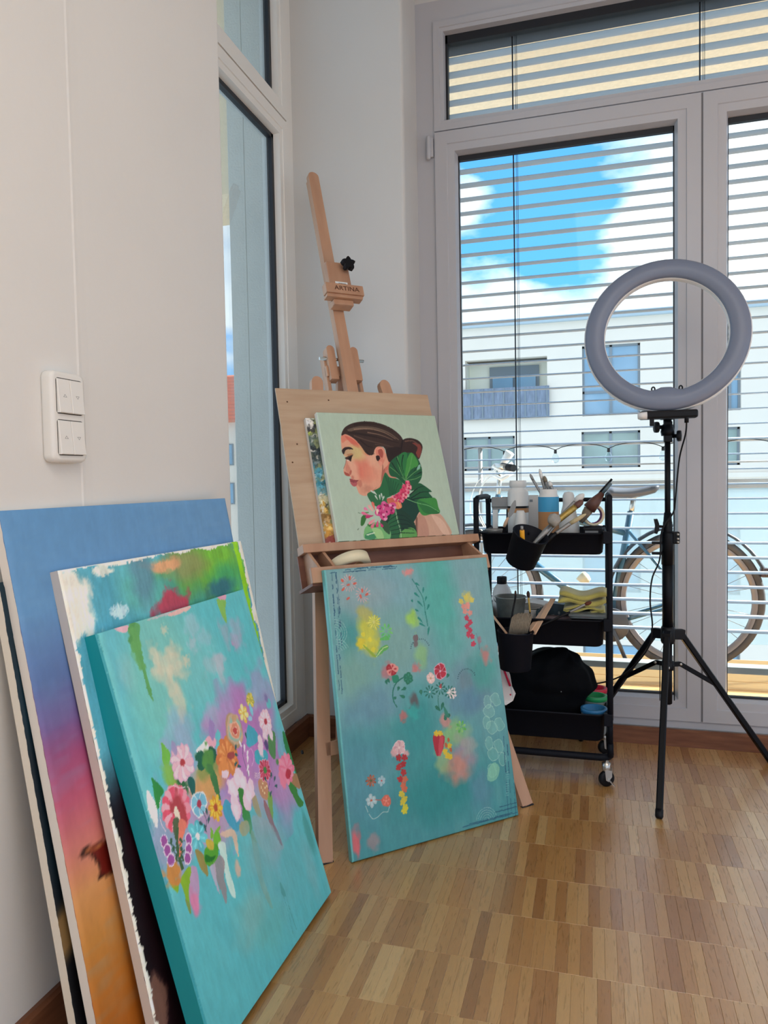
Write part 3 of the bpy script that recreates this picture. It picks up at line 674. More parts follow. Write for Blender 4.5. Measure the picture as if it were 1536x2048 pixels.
# --- A: dark teal painting at the back of the row
A = Art(FR['A'], 40, 90, (16, 44, 56), (0, 1450, 2.194))
A.blend((A.nz(.1)-.4)*1.2, (10, 22, 30)); A.blend(np.clip((.35-A.Y)/.1, 0, 1), (12, 14, 18))
A.blend(np.clip(1-np.abs(A.Y-(.24+A.X*.6))/.045, 0, 1)*2, (128, 100, 60)); A.blend(np.clip((.18+A.X*.5-A.Y)/.02, 0, 1), (8, 8, 12))
canvas('stretched_canvas', 'dark teal and black canvas, hindmost in the row leaning on the left wall', FR['A'], .018, A, edge_mat('edge_a', (20, 40, 50), (226, 216, 198), .003, .004), paint_mat(.45), 'canvases leaning in a row on the left wall')
# --- B: sunset gradient painting
A = Art(FR['B'], 130, 180, (98, 150, 196), (0, 950, 2.194)); h = A.Y/A.fr.H; x = A.X/A.fr.W
def vramp(A, stops):
    hh = A.Y/A.fr.H+(A.nz(.12)-.5)*.02; c = np.zeros(A.c.shape); st = sorted(stops)
    for k in range(3): c[..., k] = np.interp(hh, [s_[0] for s_ in st], [s_[1][k] for s_ in st])
    A.c = c
vramp(A, [(0, (172, 92, 26)), (.12, (186, 108, 36)), (.25, (206, 140, 66)), (.34, (222, 156, 96)), (.42, (214, 128, 118)), (.50, (198, 96, 124)), (.57, (168, 84, 128)), (.63, (126, 100, 156)), (.70, (98, 124, 176)), (.82, (106, 156, 202)), (1, (104, 156, 202))])
A.blend((A.nz(.03, .3)-.5)*.25+(A.nz(.15, .4)-.5)*.3, (130, 176, 214))
A.zoom = (0, 1450, 2.194)
A.poly([(350, 575), (372, 535), (410, 528), (440, 512), (500, 500), (520, 520), (505, 620), (505, 640), (460, 665), (430, 678), (438, 640), (420, 600), (392, 570), (362, 580)], (60, 30, 20))
A.poly([(380, 545), (440, 520), (500, 512), (500, 630), (445, 655), (442, 620), (425, 585), (398, 562)], (112, 28, 20)); A.poly([(372, 548), (420, 530), (480, 510), (420, 545), (385, 560)], (176, 104, 60))
brushed(A, .001, .015)
canvas('stretched_canvas', 'largest canvas against the left wall, blue sky fading to pink and orange', FR['B'], .02, A, edge_mat('edge_b', [(0, (150, 80, 30)), (.35, (190, 120, 90)), (.55, (140, 90, 130)), (.75, (90, 130, 180))], (230, 222, 210), .0035, .003), paint_mat(.42, .15), 'canvases leaning in a row on the left wall')
# --- C: abstract green and blue with bare white edges
A = Art(FR['C'], 230, 320, (84, 164, 184), (0, 950, 2.194)); fr = A.fr
A.blend((A.nz(.05, 2)-.35)*1.3, (110, 190, 206)); A.blend((A.nz(.03, 3)-.55)*1.5, (72, 150, 160))
A.blob(640, 500, .07, .07, (96, 178, 170), .9, .8); A.blob(860, 480, .10, .09, (70, 150, 120), .9, .9); A.blob(930, 400, .13, .075, (104, 166, 66), 1, .7, 0, .9)
A.blob(980, 380, .07, .09, (120, 190, 60), .9, .8, 0, .9); A.blob(820, 390, .07, .03, (142, 150, 92), .9, .8); A.blob(715, 395, .055, .013, (224, 164, 120), .9, .6, 0, .8)
A.blob(620, 430, .03, .07, (96, 140, 160), .8, .8); A.blob(1000, 470, .07, .04, (60, 160, 110), .8, .9); A.blob(970, 500, .05, .02, (50, 110, 128), .9, .8)
A.blob(330, 560, .03, .045, (240, 236, 220), 1, .5, 0, 1.0); A.blob(350, 660, .035, .02, (240, 236, 220), 1, .5, 0, 1.2); A.blob(320, 520, .03, .03, (238, 234, 220), 1, .5, 0, 1.2); A.blob(450, 410, .02, .012, (232, 232, 216), .9, .4, 0, 1.2)
A.blob(770, 560, .04, .022, (188, 66, 86), 1, .5, 0, 1.2); A.blob(750, 525, .012, .02, (176, 76, 96), 1, .5, 0, 1.2); A.blob(745, 580, .05, .02, (180, 70, 90), 1, .4, 0, 1.0)
for a_ in range(7): A.leaf(530, 630, .6+a_*.32, .028, .006, (196, 226, 232))
for p in ((495, 575), (545, 575)): A.line([(p[0], p[1]+40), (p[0]-8, p[1]+10), (p[0]+12, p[1]), (p[0]+20, p[1]+24), (p[0], p[1]+34)], .002, (190, 222, 230))
A.zoom = (0, 1450, 2.194); A.blend(np.clip((.50-A.Y)/.12, 0, 1)*np.clip((.2-A.X)/.12, 0, 1), (26, 8, 16)); A.blend(np.clip((.46-A.Y)/.1, 0, 1), (24, 8, 14)); A.blend(np.clip(.46-A.Y, 0, 1)*8*(A.nz(.04, 3)-.7), (110, 34, 62))
A.blob(700, 1230, .02, .05, (150, 110, 92), .8, .5, 0, 1)
e1 = .006+.012*A.nz(.03, 1)**2; A.blend((fr.W-A.X < e1*1.4)*1.0*(A.Y > .3), (236, 230, 214)); A.blend((A.X < e1*.5)*1., (236, 230, 214)); A.blend(((fr.H-A.Y) < (.002+.016*np.clip(A.nz(.05, 1)-.45, 0, 1)))*1., (240, 234, 220))
g_ = (np.abs(fr.W-A.X-.028) < .006+.006*A.nz(.02))*1.*(A.Y > .35); A.blend(g_*.9, (150, 214, 26))
brushed(A, .002, .045)
canvas('stretched_canvas', 'abstract green and blue canvas with bare white edges, behind the flower canvas', FR['C'], .02, A, edge_mat('edge_c', [(0, (40, 14, 22)), (.4, (40, 14, 22)), (.6, (120, 150, 110)), (.8, (190, 200, 190))], (214, 202, 190), .0028, .004), paint_mat(.5, .5), 'canvases leaning in a row on the left wall', 1.2)

# --- D: turquoise canvas with painted flowers
A = Art(FR['D'], 330, 460, (96, 190, 196), (150, 1180, 3.413)); fr = A.fr
A.blend((A.nz(.06, 2)-.4)*.9, (84, 180, 190)); A.blend((A.nz(.02, 3)-.5)*.6, (118, 202, 206)); A.blend(np.clip((.30-A.Y)/.3, 0, 1)*.6, (78, 172, 180))
A.blob(230, 700, .03, .30, (122, 206, 206), .8, .9); A.blob(300, 480, .022, .10, (96, 180, 196), .8, .8); A.poly([(230, 330), (360, 340), (350, 560), (350, 700), (300, 560), (250, 440)], (98, 186, 198), .7)
A.blob(360, 560, .02, .03, (140, 190, 196), .7, .9); A.blob(620, 430, .11, .12, (128, 192, 178), .7, .9); A.blob(900, 560, .07, .09, (120, 196, 198), .6, .9); A.blob(500, 800, .04, .09, (120, 198, 186), .6, .9)
for x, y, rx, ry in ((660, 420, .022, .014), (580, 560, .026, .012), (700, 545, .024, .020), (650, 650, .014, .024), (710, 770, .022, .03), (540, 440, .012, .02), (640, 500, .03, .02), (760, 480, .01, .01), (610, 270, .008, .008)): A.blob(x, y, rx, ry, (208, 204, 178), .75, .9, 0, 1.2)
for x, y, rx, ry, c in ((800, 250, .025, .02, (150, 196, 204)), (800, 370, .012, .014, (166, 194, 202)), (880, 330, .02, .02, (140, 192, 200)), (980, 480, .022, .018, (186, 188, 200)), (990, 560, .012, .03, (176, 192, 200)), (920, 510, .02, .018, (150, 194, 200)), (1095, 345, .020, .018, (206, 146, 188)), (1100, 290, .028, .030, (150, 176, 194)), (1030, 300, .018, .03, (150, 176, 190))): A.blob(x, y, rx, ry, c, .8, .7, 0, 1.1)
A.poly([(372, 235), (440, 235), (440, 330), (455, 420), (475, 520), (510, 650), (535, 755), (500, 700), (470, 580), (430, 450), (390, 380)], (92, 160, 84), .9); A.blob(405, 300, .013, .03, (84, 150, 80), 1, .4, 0, 1.4); A.blob(420, 400, .012, .03, (100, 166, 90), .9, .4, 0, 1.4)
A.poly([(968, 65), (1025, 60), (1028, 150), (1036, 225), (1010, 190), (985, 130)], (134, 186, 82), .95); A.poly([(272, 262), (360, 240), (355, 285), (315, 290)], (226, 180, 190)); A.poly([(640, 160), (780, 108), (770, 140), (660, 178)], (228, 184, 176)); A.poly([(975, 40), (1030, 28), (1025, 66), (990, 66)], (214, 158, 180)); A.poly([(500, 200), (640, 150), (640, 165), (520, 205)], (214, 186, 190), .7)
A.blend(np.clip((.0035-np.abs(A.X-.001))/.003, 0, 1)*.9, (44, 140, 150)); A.blend(np.clip((A.X-fr.W+.02)/.02, 0, 1)*(A.nz(.01, 2))*.9, (120, 190, 190))
A.zoom = (280, 1360, 4.518); P = A.poly; B_ = A.blob
for x, y, rx, ry, c, a in ((330, 480, .035, .03, (150, 190, 204), .8), (900, 230, .05, .04, (176, 150, 196), .8), (1100, 150, .05, .06, (172, 150, 194), .8), (680, 400, .035, .03, (200, 160, 200), .85), (800, 600, .06, .08, (196, 120, 184), .9),
    (980, 440, .06, .07, (200, 104, 178), .9), (1150, 620, .06, .10, (192, 110, 176), .95), (850, 850, .06, .08, (198, 112, 182), .95), (1020, 720, .05, .08, (200, 110, 184), .95), (760, 1080, .04, .06, (200, 120, 190), .9), (540, 1160, .04, .06, (190, 140, 196), .9), (1230, 850, .04, .08, (196, 108, 178), .9),
    (660, 1290, .05, .04, (206, 150, 180), .9), (1010, 160, .02, .02, (180, 190, 204), .7), (440, 1150, .03, .03, (196, 150, 190), .8), (370, 700, .05, .05, (160, 170, 200), .7), (320, 1450, .05, .05, (176, 150, 190), .8), (1300, 1000, .03, .05, (190, 150, 190), .6), (1120, 1180, .03, .10, (206, 168, 190), .7)): B_(x, y, rx, ry, tuple(np.array(c)*.8+np.array((130, 170, 196))*.2), a*.85, .8, 0, 1.3)
P([(770, 1080), (820, 1120), (900, 1270), (880, 1370), (800, 1300), (750, 1180)], (72, 158, 188)); P([(975, 410), (1060, 480), (1060, 560), (970, 600)], (76, 166, 188)); P([(1040, 640), (1140, 640), (1150, 720), (1060, 760)], (74, 170, 186)); P([(1250, 560), (1330, 560), (1350, 700), (1260, 700)], (110, 176, 188), .7)
for x, y, r_ in ((705, 505, .010), (715, 595, .012), (1165, 215, .010)): B_(x, y, r_, r_, (104, 190, 196), 1, .3)
P([(190, 565), (225, 600), (272, 660), (268, 740), (240, 790), (205, 740), (200, 660)], (112, 184, 70)); P([(225, 760), (300, 800), (345, 900), (350, 960), (260, 960), (235, 870)], (140, 176, 76)); B_(250, 840, .014, .02, (130, 190, 90), .8)
P([(105, 880), (190, 960), (215, 1010), (190, 1060), (160, 1170), (130, 1060), (118, 960)], (44, 140, 62)); P([(60, 1000), (110, 1050), (150, 1140), (160, 1240), (155, 1340), (110, 1260), (70, 1150)], (234, 238, 232)); 
B_(580, 930, .05, .035, (206, 160, 106), .95, .5, 0, .9); B_(620, 840, .03, .035, (140, 150, 80), .9, .5, 0, .9); B_(640, 960, .04, .02, (212, 158, 100), .9)
P([(640, 780), (690, 860), (710, 960), (730, 1080), (700, 1050), (660, 960), (630, 850)], (62, 120, 68)); P([(440, 870), (490, 900), (500, 980), (485, 1070), (450, 980), (430, 920)], (32, 96, 88)); B_(385, 935, .012, .018, (40, 104, 60), 1)
P([(930, 1120), (985, 1190), (1010, 1300), (1020, 1380), (1060, 1480), (1010, 1420), (970, 1320), (930, 1240)], (56, 138, 62)); P([(890, 985), (935, 990), (930, 1080), (940, 1170), (905, 1100)], (60, 132, 56))
P([(1290, 460), (1330, 520), (1380, 660), (1430, 830), (1450, 960), (1400, 830), (1340, 700), (1300, 570)], (44, 122, 66)); P([(1340, 900), (1400, 940), (1430, 1040), (1480, 1110), (1440, 1150), (1390, 1060), (1350, 980)], (62, 130, 60)); P([(1330, 860), (1420, 850), (1450, 980), (1380, 940)], (164, 124, 86))
P([(1170, 460), (1220, 480), (1225, 600), (1220, 720), (1170, 660), (1155, 560)], (84, 134, 82)); P([(1150, 1010), (1190, 1040), (1200, 1150), (1200, 1260), (1165, 1160)], (124, 166, 76)); P([(1120, 1080), (1165, 1160), (1230, 1350), (1290, 1500), (1210, 1380), (1130, 1180)], (156, 86, 92), .85)
P([(1020, 1020), (1060, 1080), (1100, 1240), (1060, 1220), (1020, 1130)], (176, 152, 110), .9); P([(1070, 900), (1150, 930), (1150, 1080), (1090, 1040)], (196, 140, 104))
A.flower(385, 745, .031, 13, (240, 208, 214), (176, 60, 66), (232, 186, 198), .2, .95, (214, 170, 196), .22)
P([(505, 640), (545, 590), (600, 560), (660, 570), (672, 610), (620, 650), (540, 655)], (244, 242, 232)); P([(590, 540), (640, 495), (685, 540), (678, 600), (610, 600)], (238, 170, 186)); P([(560, 590), (590, 545), (620, 600), (590, 640)], (250, 246, 240))
P([(505, 670), (560, 640), (590, 690), (600, 760), (560, 820), (520, 790), (525, 740), (500, 715)], (30, 98, 72)); P([(625, 600), (680, 630), (692, 700), (650, 760), (620, 700)], (28, 92, 68)); B_(615, 710, .018, .022, (84, 142, 66), 1, .4, 0, .9); P([(600, 760), (650, 770), (660, 840), (610, 830)], (70, 128, 68))
A.flower(790, 690, .038, 10, (214, 134, 72), None, (206, 120, 66), .5, .9, None); B_(760, 790, .02, .018, (222, 142, 78), 1, .3, 0, .9); P([(795, 660), (845, 650), (855, 690), (820, 720), (790, 700)], (160, 70, 68)); P([(740, 820), (800, 820), (790, 880), (750, 880)], (236, 208, 220))
for r_, c in ((.033, (178, 148, 110)), (.029, (200, 172, 142)), (.025, (150, 186, 170)), (.020, (226, 176, 150)), (.015, (214, 140, 110)), (.009, (238, 190, 170)), (.007, (190, 76, 72))): x, y = A.z(858, 455); A.blobm(x, y, r_*.95, r_, c, 1, .1, 0, .35)
B_(850, 345, .009, .007, (196, 158, 120), 1, .3)
A.flower(1135, 375, .027, 11, (242, 202, 212), (176, 58, 70), (236, 188, 202), .3, .95, None, .24)
for q in ((1090, 560), (1095, 640), (1180, 480), (1130, 520)): B_(q[0], q[1], .008, .014, (242, 206, 216), 1, .3)
B_(1140, 585, .007, .011, (90, 70, 120), 1)
A.flower(995, 180, .016, 9, (214, 198, 90), None, (176, 170, 70), .1, .8, None); A.flower(935, 300, .019, 6, (236, 220, 150), (214, 190, 84), (226, 190, 80), .5, .6, None, .2)
A.flower(1130, 815, .023, 13, (206, 78, 106), (70, 130, 70), (182, 52, 80), 0, .7, (232, 176, 190), .3)
A.flower(1325, 800, .034, 12, (228, 120, 148), None, (236, 146, 168), .2, .9, None); P([(1330, 800), (1365, 830), (1350, 890), (1315, 880)], (184, 52, 72)); B_(1290, 900, .014, .02, (232, 132, 158), 1, .3)
for x, y, L, w_, an in ((905, 905, .034, .036, 1.6), (840, 965, .030, .030, 2.6), (985, 1010, .032, .030, .1), (870, 1150, .034, .028, 4.3), (965, 1110, .030, .024, 5.2), (850, 1060, .022, .026, 3.4), (1000, 960, .022, .024, .6)):
    x_, y_ = A.z(912, 1010); xx, yy = A.z(x, y); A.blobm(xx, yy, w_*.55, L*.62, (240, 204, 218), 1, .15, an-1.57, .5)
for x, y in ((880, 900), (930, 930), (860, 1000), (980, 1040), (870, 1180), (830, 960)): B_(x, y, .008, .012, (246, 222, 232), .8, .5)
P([(890, 985), (935, 990), (930, 1080), (945, 1170), (905, 1100)], (60, 132, 56))
x, y = A.z(330, 1160)
for k in range(16): a = k*.393; A.petal(x, y, a, .040, .018, (240, 150, 166) if k % 2 else (228, 108, 132))
for k in range(9): a = 1.6+k*.36; A.petal(x+.012*math.cos(a), y+.012*math.sin(a), a, .026, .014, (242, 170, 184) if k % 2 else (222, 86, 110))
B_(350, 1170, .019, .028, (176, 66, 74), 1, .3, 0, .8); B_(335, 1215, .006, .014, (236, 222, 200), 1, .2)
A.line([(190, 1050), (178, 1160), (190, 1290), (235, 1370)], .0012, (246, 214, 224)); A.line([(245, 990), (300, 955), (360, 975), (430, 965), (450, 1010)], .0012, (246, 214, 224))
P([(300, 1260), (350, 1250), (345, 1400), (320, 1440), (300, 1360)], (84, 100, 70)); P([(355, 1260), (420, 1290), (390, 1420), (360, 1520), (345, 1400)], (222, 124, 104))
A.flower(535, 1120, .021, 5, (132, 196, 216), (170, 58, 80), (120, 186, 210), 1.4, .85, (232, 236, 244), .32)
A.flower(685, 1155, .023, 10, (232, 188, 62), (176, 84, 50), (214, 150, 48), .2, .7, None, .28)
A.flower(520, 1410, .029, 7, (104, 196, 206), (236, 240, 232), (92, 184, 196), 1.2, .6, None, .2)
for (x, y), an in (((860, 640), .8), ((890, 690), 2.4), ((880, 740), 3.4), ((915, 785), 2.6), ((1150, 920), 2.0), ((1185, 890), 1.0), ((1210, 920), .6), ((1190, 1000), 3.6), ((1215, 960), -.3), ((575, 1310), 2.4), ((615, 1300), .8), ((600, 1370), 1.6), ((610, 1230), 1.4), ((965, 530), 1.5)): A.leaf(x, y, an, .013, .006, (48, 92, 92))
for pts in ([(925, 570), (930, 680), (960, 800), (985, 880)], [(1180, 850), (1165, 960), (1160, 1010)], [(555, 1170), (600, 1260), (600, 1330)], [(640, 1200), (600, 1280)]): A.line(pts, .0014, (70, 84, 110))
for x, y, an in ((920, 610, 1.7), (945, 650, 1.1), (965, 700, .8), (970, 750, .9), (965, 825, .6), (985, 880, 1.2)): A.leaf(x, y, an, .015, .006, (246, 226, 238))
A.line([(960, 700), (1000, 620), (1030, 700), (1010, 780)], .001, (236, 200, 226))
for x, y in ((1110, 940), (1095, 970), (1130, 975), (1110, 1000), (1145, 960), (1125, 1020)): B_(x, y, .0022, .0024, (246, 214, 170), 1, .2)
for k in range(3): A.line([(1035, 835+k*22), (1060, 850+k*18), (1085, 835+k*20)], .001, (236, 220, 214))
B_(645, 445, .010, .018, (156, 132, 186), 1, .2, -.3); B_(310, 610, .008, .012, (160, 150, 190), .9, .3); B_(1140, 165, .006, .010, (130, 120, 170), .9); B_(1005, 270, .005, .012, (130, 196, 214), 1, .3); B_(995, 345, .008, .005, (150, 200, 220), 1, .3); B_(1240, 740, .006, .006, (84, 134, 82), 1)
P([(640, 1330), (665, 1400), (640, 1440)], (120, 180, 60)); P([(665, 1400), (715, 1320), (725, 1340), (690, 1400)], (124, 186, 64)); B_(695, 1430, .013, .011, (110, 184, 56), 1, .15)
A.zoom = (300, 1620, 4.267)
P([(600, 200), (700, 160), (740, 220), (750, 300), (760, 400), (730, 340), (700, 230), (640, 235)], (222, 190, 164), .9); B_(748, 500, .008, .015, (206, 180, 160), .9); P([(760, 130), (830, 90), (850, 180), (790, 220)], (176, 164, 116), .9)
P([(580, 290), (640, 280), (655, 400), (680, 520), (720, 660), (730, 750), (690, 720), (650, 600), (620, 450)], (206, 232, 220), .9); P([(540, 450), (590, 380), (640, 450), (630, 560), (655, 680), (650, 800), (610, 700), (570, 600)], (150, 136, 140), .85); P([(500, 440), (550, 440), (570, 600), (600, 720), (550, 620)], (190, 176, 196), .85)
P([(385, 340), (440, 360), (480, 440), (495, 560), (440, 510), (410, 440)], (150, 140, 80)); P([(470, 330), (570, 290), (580, 380), (540, 460), (475, 460)], (84, 162, 50)); P([(475, 380), (520, 400), (560, 390), (530, 440), (475, 440)], (30, 112, 40)); P([(480, 250), (540, 270), (540, 340), (490, 320)], (196, 176, 70))
P([(345, 480), (400, 500), (420, 640), (415, 780), (410, 850), (370, 850), (335, 740), (340, 600)], (190, 150, 186), .9); B_(385, 800, .012, .022, (214, 130, 168), .9)
P([(160, 580), (240, 600), (330, 480), (350, 520), (330, 700), (350, 880), (330, 850), (290, 700), (250, 610), (240, 700), (190, 660)], (132, 178, 48)); B_(200, 530, .018, .018, (200, 138, 72), 1, .4, 0, .9); P([(300, 760), (340, 800), (350, 890), (330, 860)], (124, 150, 80))
A.line([(235, 150), (230, 280), (250, 400), (280, 510)], .007, (62, 96, 60)); A.line([(268, 180), (262, 300), (262, 400)], .007, (228, 128, 104))
for a_, b_ in (((120, 265), (225, 330)), ((150, 345), (240, 390)), ((180, 425), (262, 450)), ((330, 250), (245, 310)), ((330, 335), (255, 380)), ((320, 410), (270, 440))):
    A.line([a_, ((a_[0]+b_[0])/2, (a_[1]+b_[1])/2-14), b_], .0016, (50, 92, 64)); A.leaf((a_[0]*.4+b_[0]*.6), (a_[1]*.4+b_[1]*.6), 1.2 if a_[0] < 240 else 1.9, .012, .006, (50, 92, 64)); x, y = A.z(*a_); A.blobm(x, y, .0095, .0105, (240, 220, 240), 1, .1); A.blobm(x, y, .0075, .0085, (156, 84, 156), 1, .15)
P([(860, 190), (890, 200), (940, 400), (960, 560), (1010, 700), (1050, 850), (1000, 780), (930, 600), (890, 400)], (128, 156, 130), .8); P([(870, 60), (1000, 90), (1100, 230), (1140, 330), (1000, 350), (920, 280)], (188, 168, 180), .6); B_(960, 350, .05, .05, (130, 176, 178), .7, .9)
P([(1040, 100), (1090, 180), (1130, 300), (1100, 270)], (146, 84, 100), .9); P([(1110, 620), (1150, 690), (1160, 740), (1125, 720)], (50, 138, 132), .9); A.line([(1140, 730), (1180, 870), (1222, 1060)], .0012, (60, 142, 140)); A.line([(1160, 740), (1210, 900), (1250, 1020)], .0012, (60, 142, 140)); B_(1355, 200, .012, .04, (70, 144, 140), .7)
B_(1100, 450, .10, .10, (104, 172, 180), .5, .9); B_(870, 920, .05, .04, (130, 178, 172), .6, .9); B_(1380, 520, .02, .06, (120, 178, 184), .6, .9); B_(1050, 1000, .05, .04, (96, 176, 170), .5, .9)
brushed(A, .0009, .022)
canvas('stretched_canvas', 'deep-edged turquoise canvas with a band of pink flowers, front of the leaning row', FR['D'], .036, A, edge_mat('edge_d', (62, 170, 178), (0, 146, 154), .003, .002), paint_mat(.38, .3), 'canvases leaning in a row on the left wall', 1.22)

# --- E: mixed-flower canvas standing in front of the easel
A = Art(FR['E'], 400, 570, (118, 170, 172), (580, 1080, 3.012)); fr = A.fr; P = A.poly; B_ = A.blob
A.blend((A.nz(.08, 1.5)-.4)*.8, (112, 160, 168)); A.blend(np.clip((.42-A.Y)/.35, 0, 1)*.8, (66, 146, 152)); A.blend((A.nz(.02, 4)-.5)*.5, (140, 184, 182))
for x, y, rx, ry, c, a in ((910, 350, .055, .14, (86, 176, 164), .95), (350, 570, .03, .06, (72, 152, 150), .95), (1080, 280, .05, .08, (132, 170, 176), .8), (560, 280, .09, .06, (132, 170, 182), .7), (420, 330, .08, .06, (146, 168, 170), .7),
    (500, 1240, .11, .05, (74, 152, 154), .9), (780, 1150, .06, .09, (52, 148, 148), .8), (900, 1500, .14, .07, (50, 142, 142), .9), (420, 1400, .08, .12, (88, 148, 166), .6), (1100, 900, .06, .06, (110, 140, 156), .8), (1080, 970, .05, .03, (94, 140, 164), .8),
    (640, 620, .07, .07, (128, 170, 162), .8), (1160, 800, .04, .05, (74, 160, 150), .8), (1150, 1500, .03, .05, (104, 144, 168), .6), (400, 800, .05, .06, (122, 168, 152), .7), (500, 1000, .07, .04, (104, 146, 168), .6)): B_(x, y, rx, ry, c, a, 1.0, 0, .5)
for x, y, rx, ry, c, a in ((710, 195, .014, .010, (226, 140, 132), .9), (735, 480, .016, .024, (160, 210, 92), .95), (790, 680, .018, .03, (146, 196, 120), .7), (470, 590, .022, .045, (206, 204, 70), .95), (450, 440, .022, .02, (186, 180, 92), .8), (430, 620, .014, .018, (216, 200, 50), 1), (510, 640, .016, .02, (206, 204, 70), .9),
    (1180, 700, .014, .022, (206, 130, 122), .85), (760, 770, .011, .012, (214, 120, 116), .8), (590, 790, .02, .018, (200, 110, 116), .7), (685, 1060, .012, .014, (200, 110, 104), .8), (990, 1180, .04, .03, (146, 196, 120), .75), (940, 1090, .015, .016, (210, 140, 130), .8), (1040, 1310, .035, .05, (168, 146, 158), .8),
    (1000, 1380, .035, .03, (206, 140, 120), .8), (920, 1330, .02, .035, (150, 180, 130), .8), (395, 1810, .012, .03, (220, 110, 116), .95), (505, 1815, .014, .020, (190, 140, 140), .6), (745, 980, .012, .022, (96, 84, 84), .85), (745, 1040, .018, .02, (56, 170, 164), .9), (1060, 850, .02, .02, (112, 140, 150), .7), (1080, 1230, .02, .03, (160, 170, 160), .6)): B_(x, y, rx, ry, c, a, .8, 0, .9)
red = (206, 98, 78); pk = (232, 176, 172)
for cx, cy, n in ((355, 260, 9), (440, 330, 7)):
    x, y = A.z(cx, cy)
    for k in range(n*2): A.petal(x+.006*math.cos(k*.37), y+.006*math.sin(k*.37), k*6.283/n/2, .017, .0022, pk, .8)
for x, y, an in ((315, 245, 2.2), (360, 230, 1.5), (390, 262, .2), (352, 270, .1), (320, 298, .6), (435, 305, 1.6), (462, 328, .5), (425, 340, 1.8), (350, 352, .5)): x_, y_ = A.z(x, y); A.blobm(x_, y_, .0055, .003, red, 1, .2, an)
A.flower(505, 495, .021, 14, (214, 212, 88), (214, 214, 120), (180, 190, 80), 0, .6, None, .2); A.flower(580, 548, .014, 9, (92, 190, 104), None, (120, 200, 110), .3, .6, None, inner=.35)
for x, y in ((480, 600), (450, 640), (500, 660), (440, 570)): B_(x, y, .006, .006, (224, 214, 60), 1, .3)
P([(440, 630), (500, 680), (520, 705), (500, 700), (460, 660)], (150, 180, 60)); P([(520, 705), (540, 660), (580, 630), (595, 650), (570, 670)], (96, 176, 84)); A.line([(520, 705), (560, 655), (590, 640)], .0018, (214, 226, 170)); P([(540, 600), (580, 575), (600, 600), (560, 605)], (96, 186, 96))
A.line([(735, 235), (770, 290), (800, 350), (815, 430), (830, 520)], .0024, (40, 128, 116))
for x, y, an, L in ((780, 275, 2.5, .014), (800, 320, 1.3, .016), (780, 345, 2.4, .020), (815, 370, 1.2, .014), (800, 400, 2.3, .022), (825, 420, 1.0, .016), (800, 500, 2.2, .022), (815, 520, 2.6, .02), (830, 580, 1.3, .026), (740, 375, 2.0, .008), (775, 430, 2.5, .012)): A.leaf(x, y, an, L, .0058, (34, 134, 120))
for k in range(14):
    a = .25+k*.2; x, y = A.z(785, 660); A.polym([(x+.027*math.cos(a), y+.026*math.sin(a)), (x+.031*math.cos(a+.06), y+.030*math.sin(a+.06)), (x+.028*math.cos(a+.12), y+.027*math.sin(a+.12))], (40, 74, 82))
    x, y = A.z(1065, 840); A.polym([(x+.027*math.cos(a), y+.026*math.sin(a)), (x+.031*math.cos(a+.06), y+.030*math.sin(a+.06)), (x+.028*math.cos(a+.12), y+.027*math.sin(a+.12))], (40, 74, 82))
A.flower(757, 590, .009, 6, (120, 104, 104), None, None, 0, .9); B_(757, 620, .006, .010, (120, 104, 104), .9, .4)
A.flower(615, 780, .017, 5, (168, 40, 46), None, (230, 150, 140), 1.3, .8); P([(615, 820), (650, 815), (655, 850), (625, 860)], (40, 138, 104))
A.flower(712, 832, .015, 6, (36, 122, 92), None, None, .3, .8)
A.line([(700, 820), (650, 850), (622, 900), (622, 960), (645, 1008)], .0032, (34, 118, 98))
for x, y, an, L in ((650, 910, 1.2, .012), (670, 905, .3, .016), (660, 935, 5.8, .017), (640, 945, 3.6, .008), (600, 860, 2, .012), (585, 870, 1.8, .012)): A.leaf(x, y, an, L, .008, (34, 118, 92))
A.flower(905, 790, .019, 6, (186, 44, 62), (214, 176, 190), (172, 36, 52), .2, .95, (222, 170, 186), .15); A.flower(848, 832, .014, 6, (232, 198, 190), (214, 160, 120), None, .4, .8); A.flower(975, 922, .016, 9, (230, 216, 214), None, None, .1, .6); B_(908, 882, .005, .006, (196, 54, 64), 1, .2)
for cx in (842, 905, 960): A.flower(cx, 915 if cx != 905 else 895, .013, 9, (36, 112, 96), (214, 220, 214), None, .2, .45, None, .14, inner=.35)
for x, y, an, L in ((905, 1030, 2.3, .020), (910, 1025, 1.1, .020), (790, 935, 1.5, .014), (930, 1055, 4.9, .014), (945, 1065, .4, .012), (945, 830, 1.0, .012)): A.leaf(x, y, an, L, .009, (30, 110, 84), (150, 190, 170))
A.line([(893, 935), (893, 985), (905, 1030)], .0018, (30, 110, 84)); A.flower(1030, 1125, .014, 8, (96, 180, 84), None, (150, 206, 120), .2, .6, None, inner=.2)
def chain(pts, cols, r=.0074):
    for i, (x, y) in enumerate(pts): A.flower(x, y, r*1.15, 5, cols[min(int(i*len(cols)/len(pts)), len(cols)-1)], None, None, i*.8, .62)
B_(1068, 345, .014, .014, (212, 200, 104), .9, .6, 0, .9)
chain([(1060, 345), (1030, 370), (1095, 360), (1070, 390), (1045, 400), (1070, 400), (1055, 430), (1085, 438), (1065, 470), (1085, 495), (1068, 520), (1085, 545), (1075, 570), (1098, 580), (1104, 625)], [(214, 200, 90), (226, 150, 136), (226, 150, 136), (196, 60, 84), (196, 60, 84), (196, 60, 84)])
A.line([(1120, 560), (1135, 610), (1142, 660)], .001, (90, 96, 110)); B_(1140, 600, .006, .010, (170, 120, 130), .8)
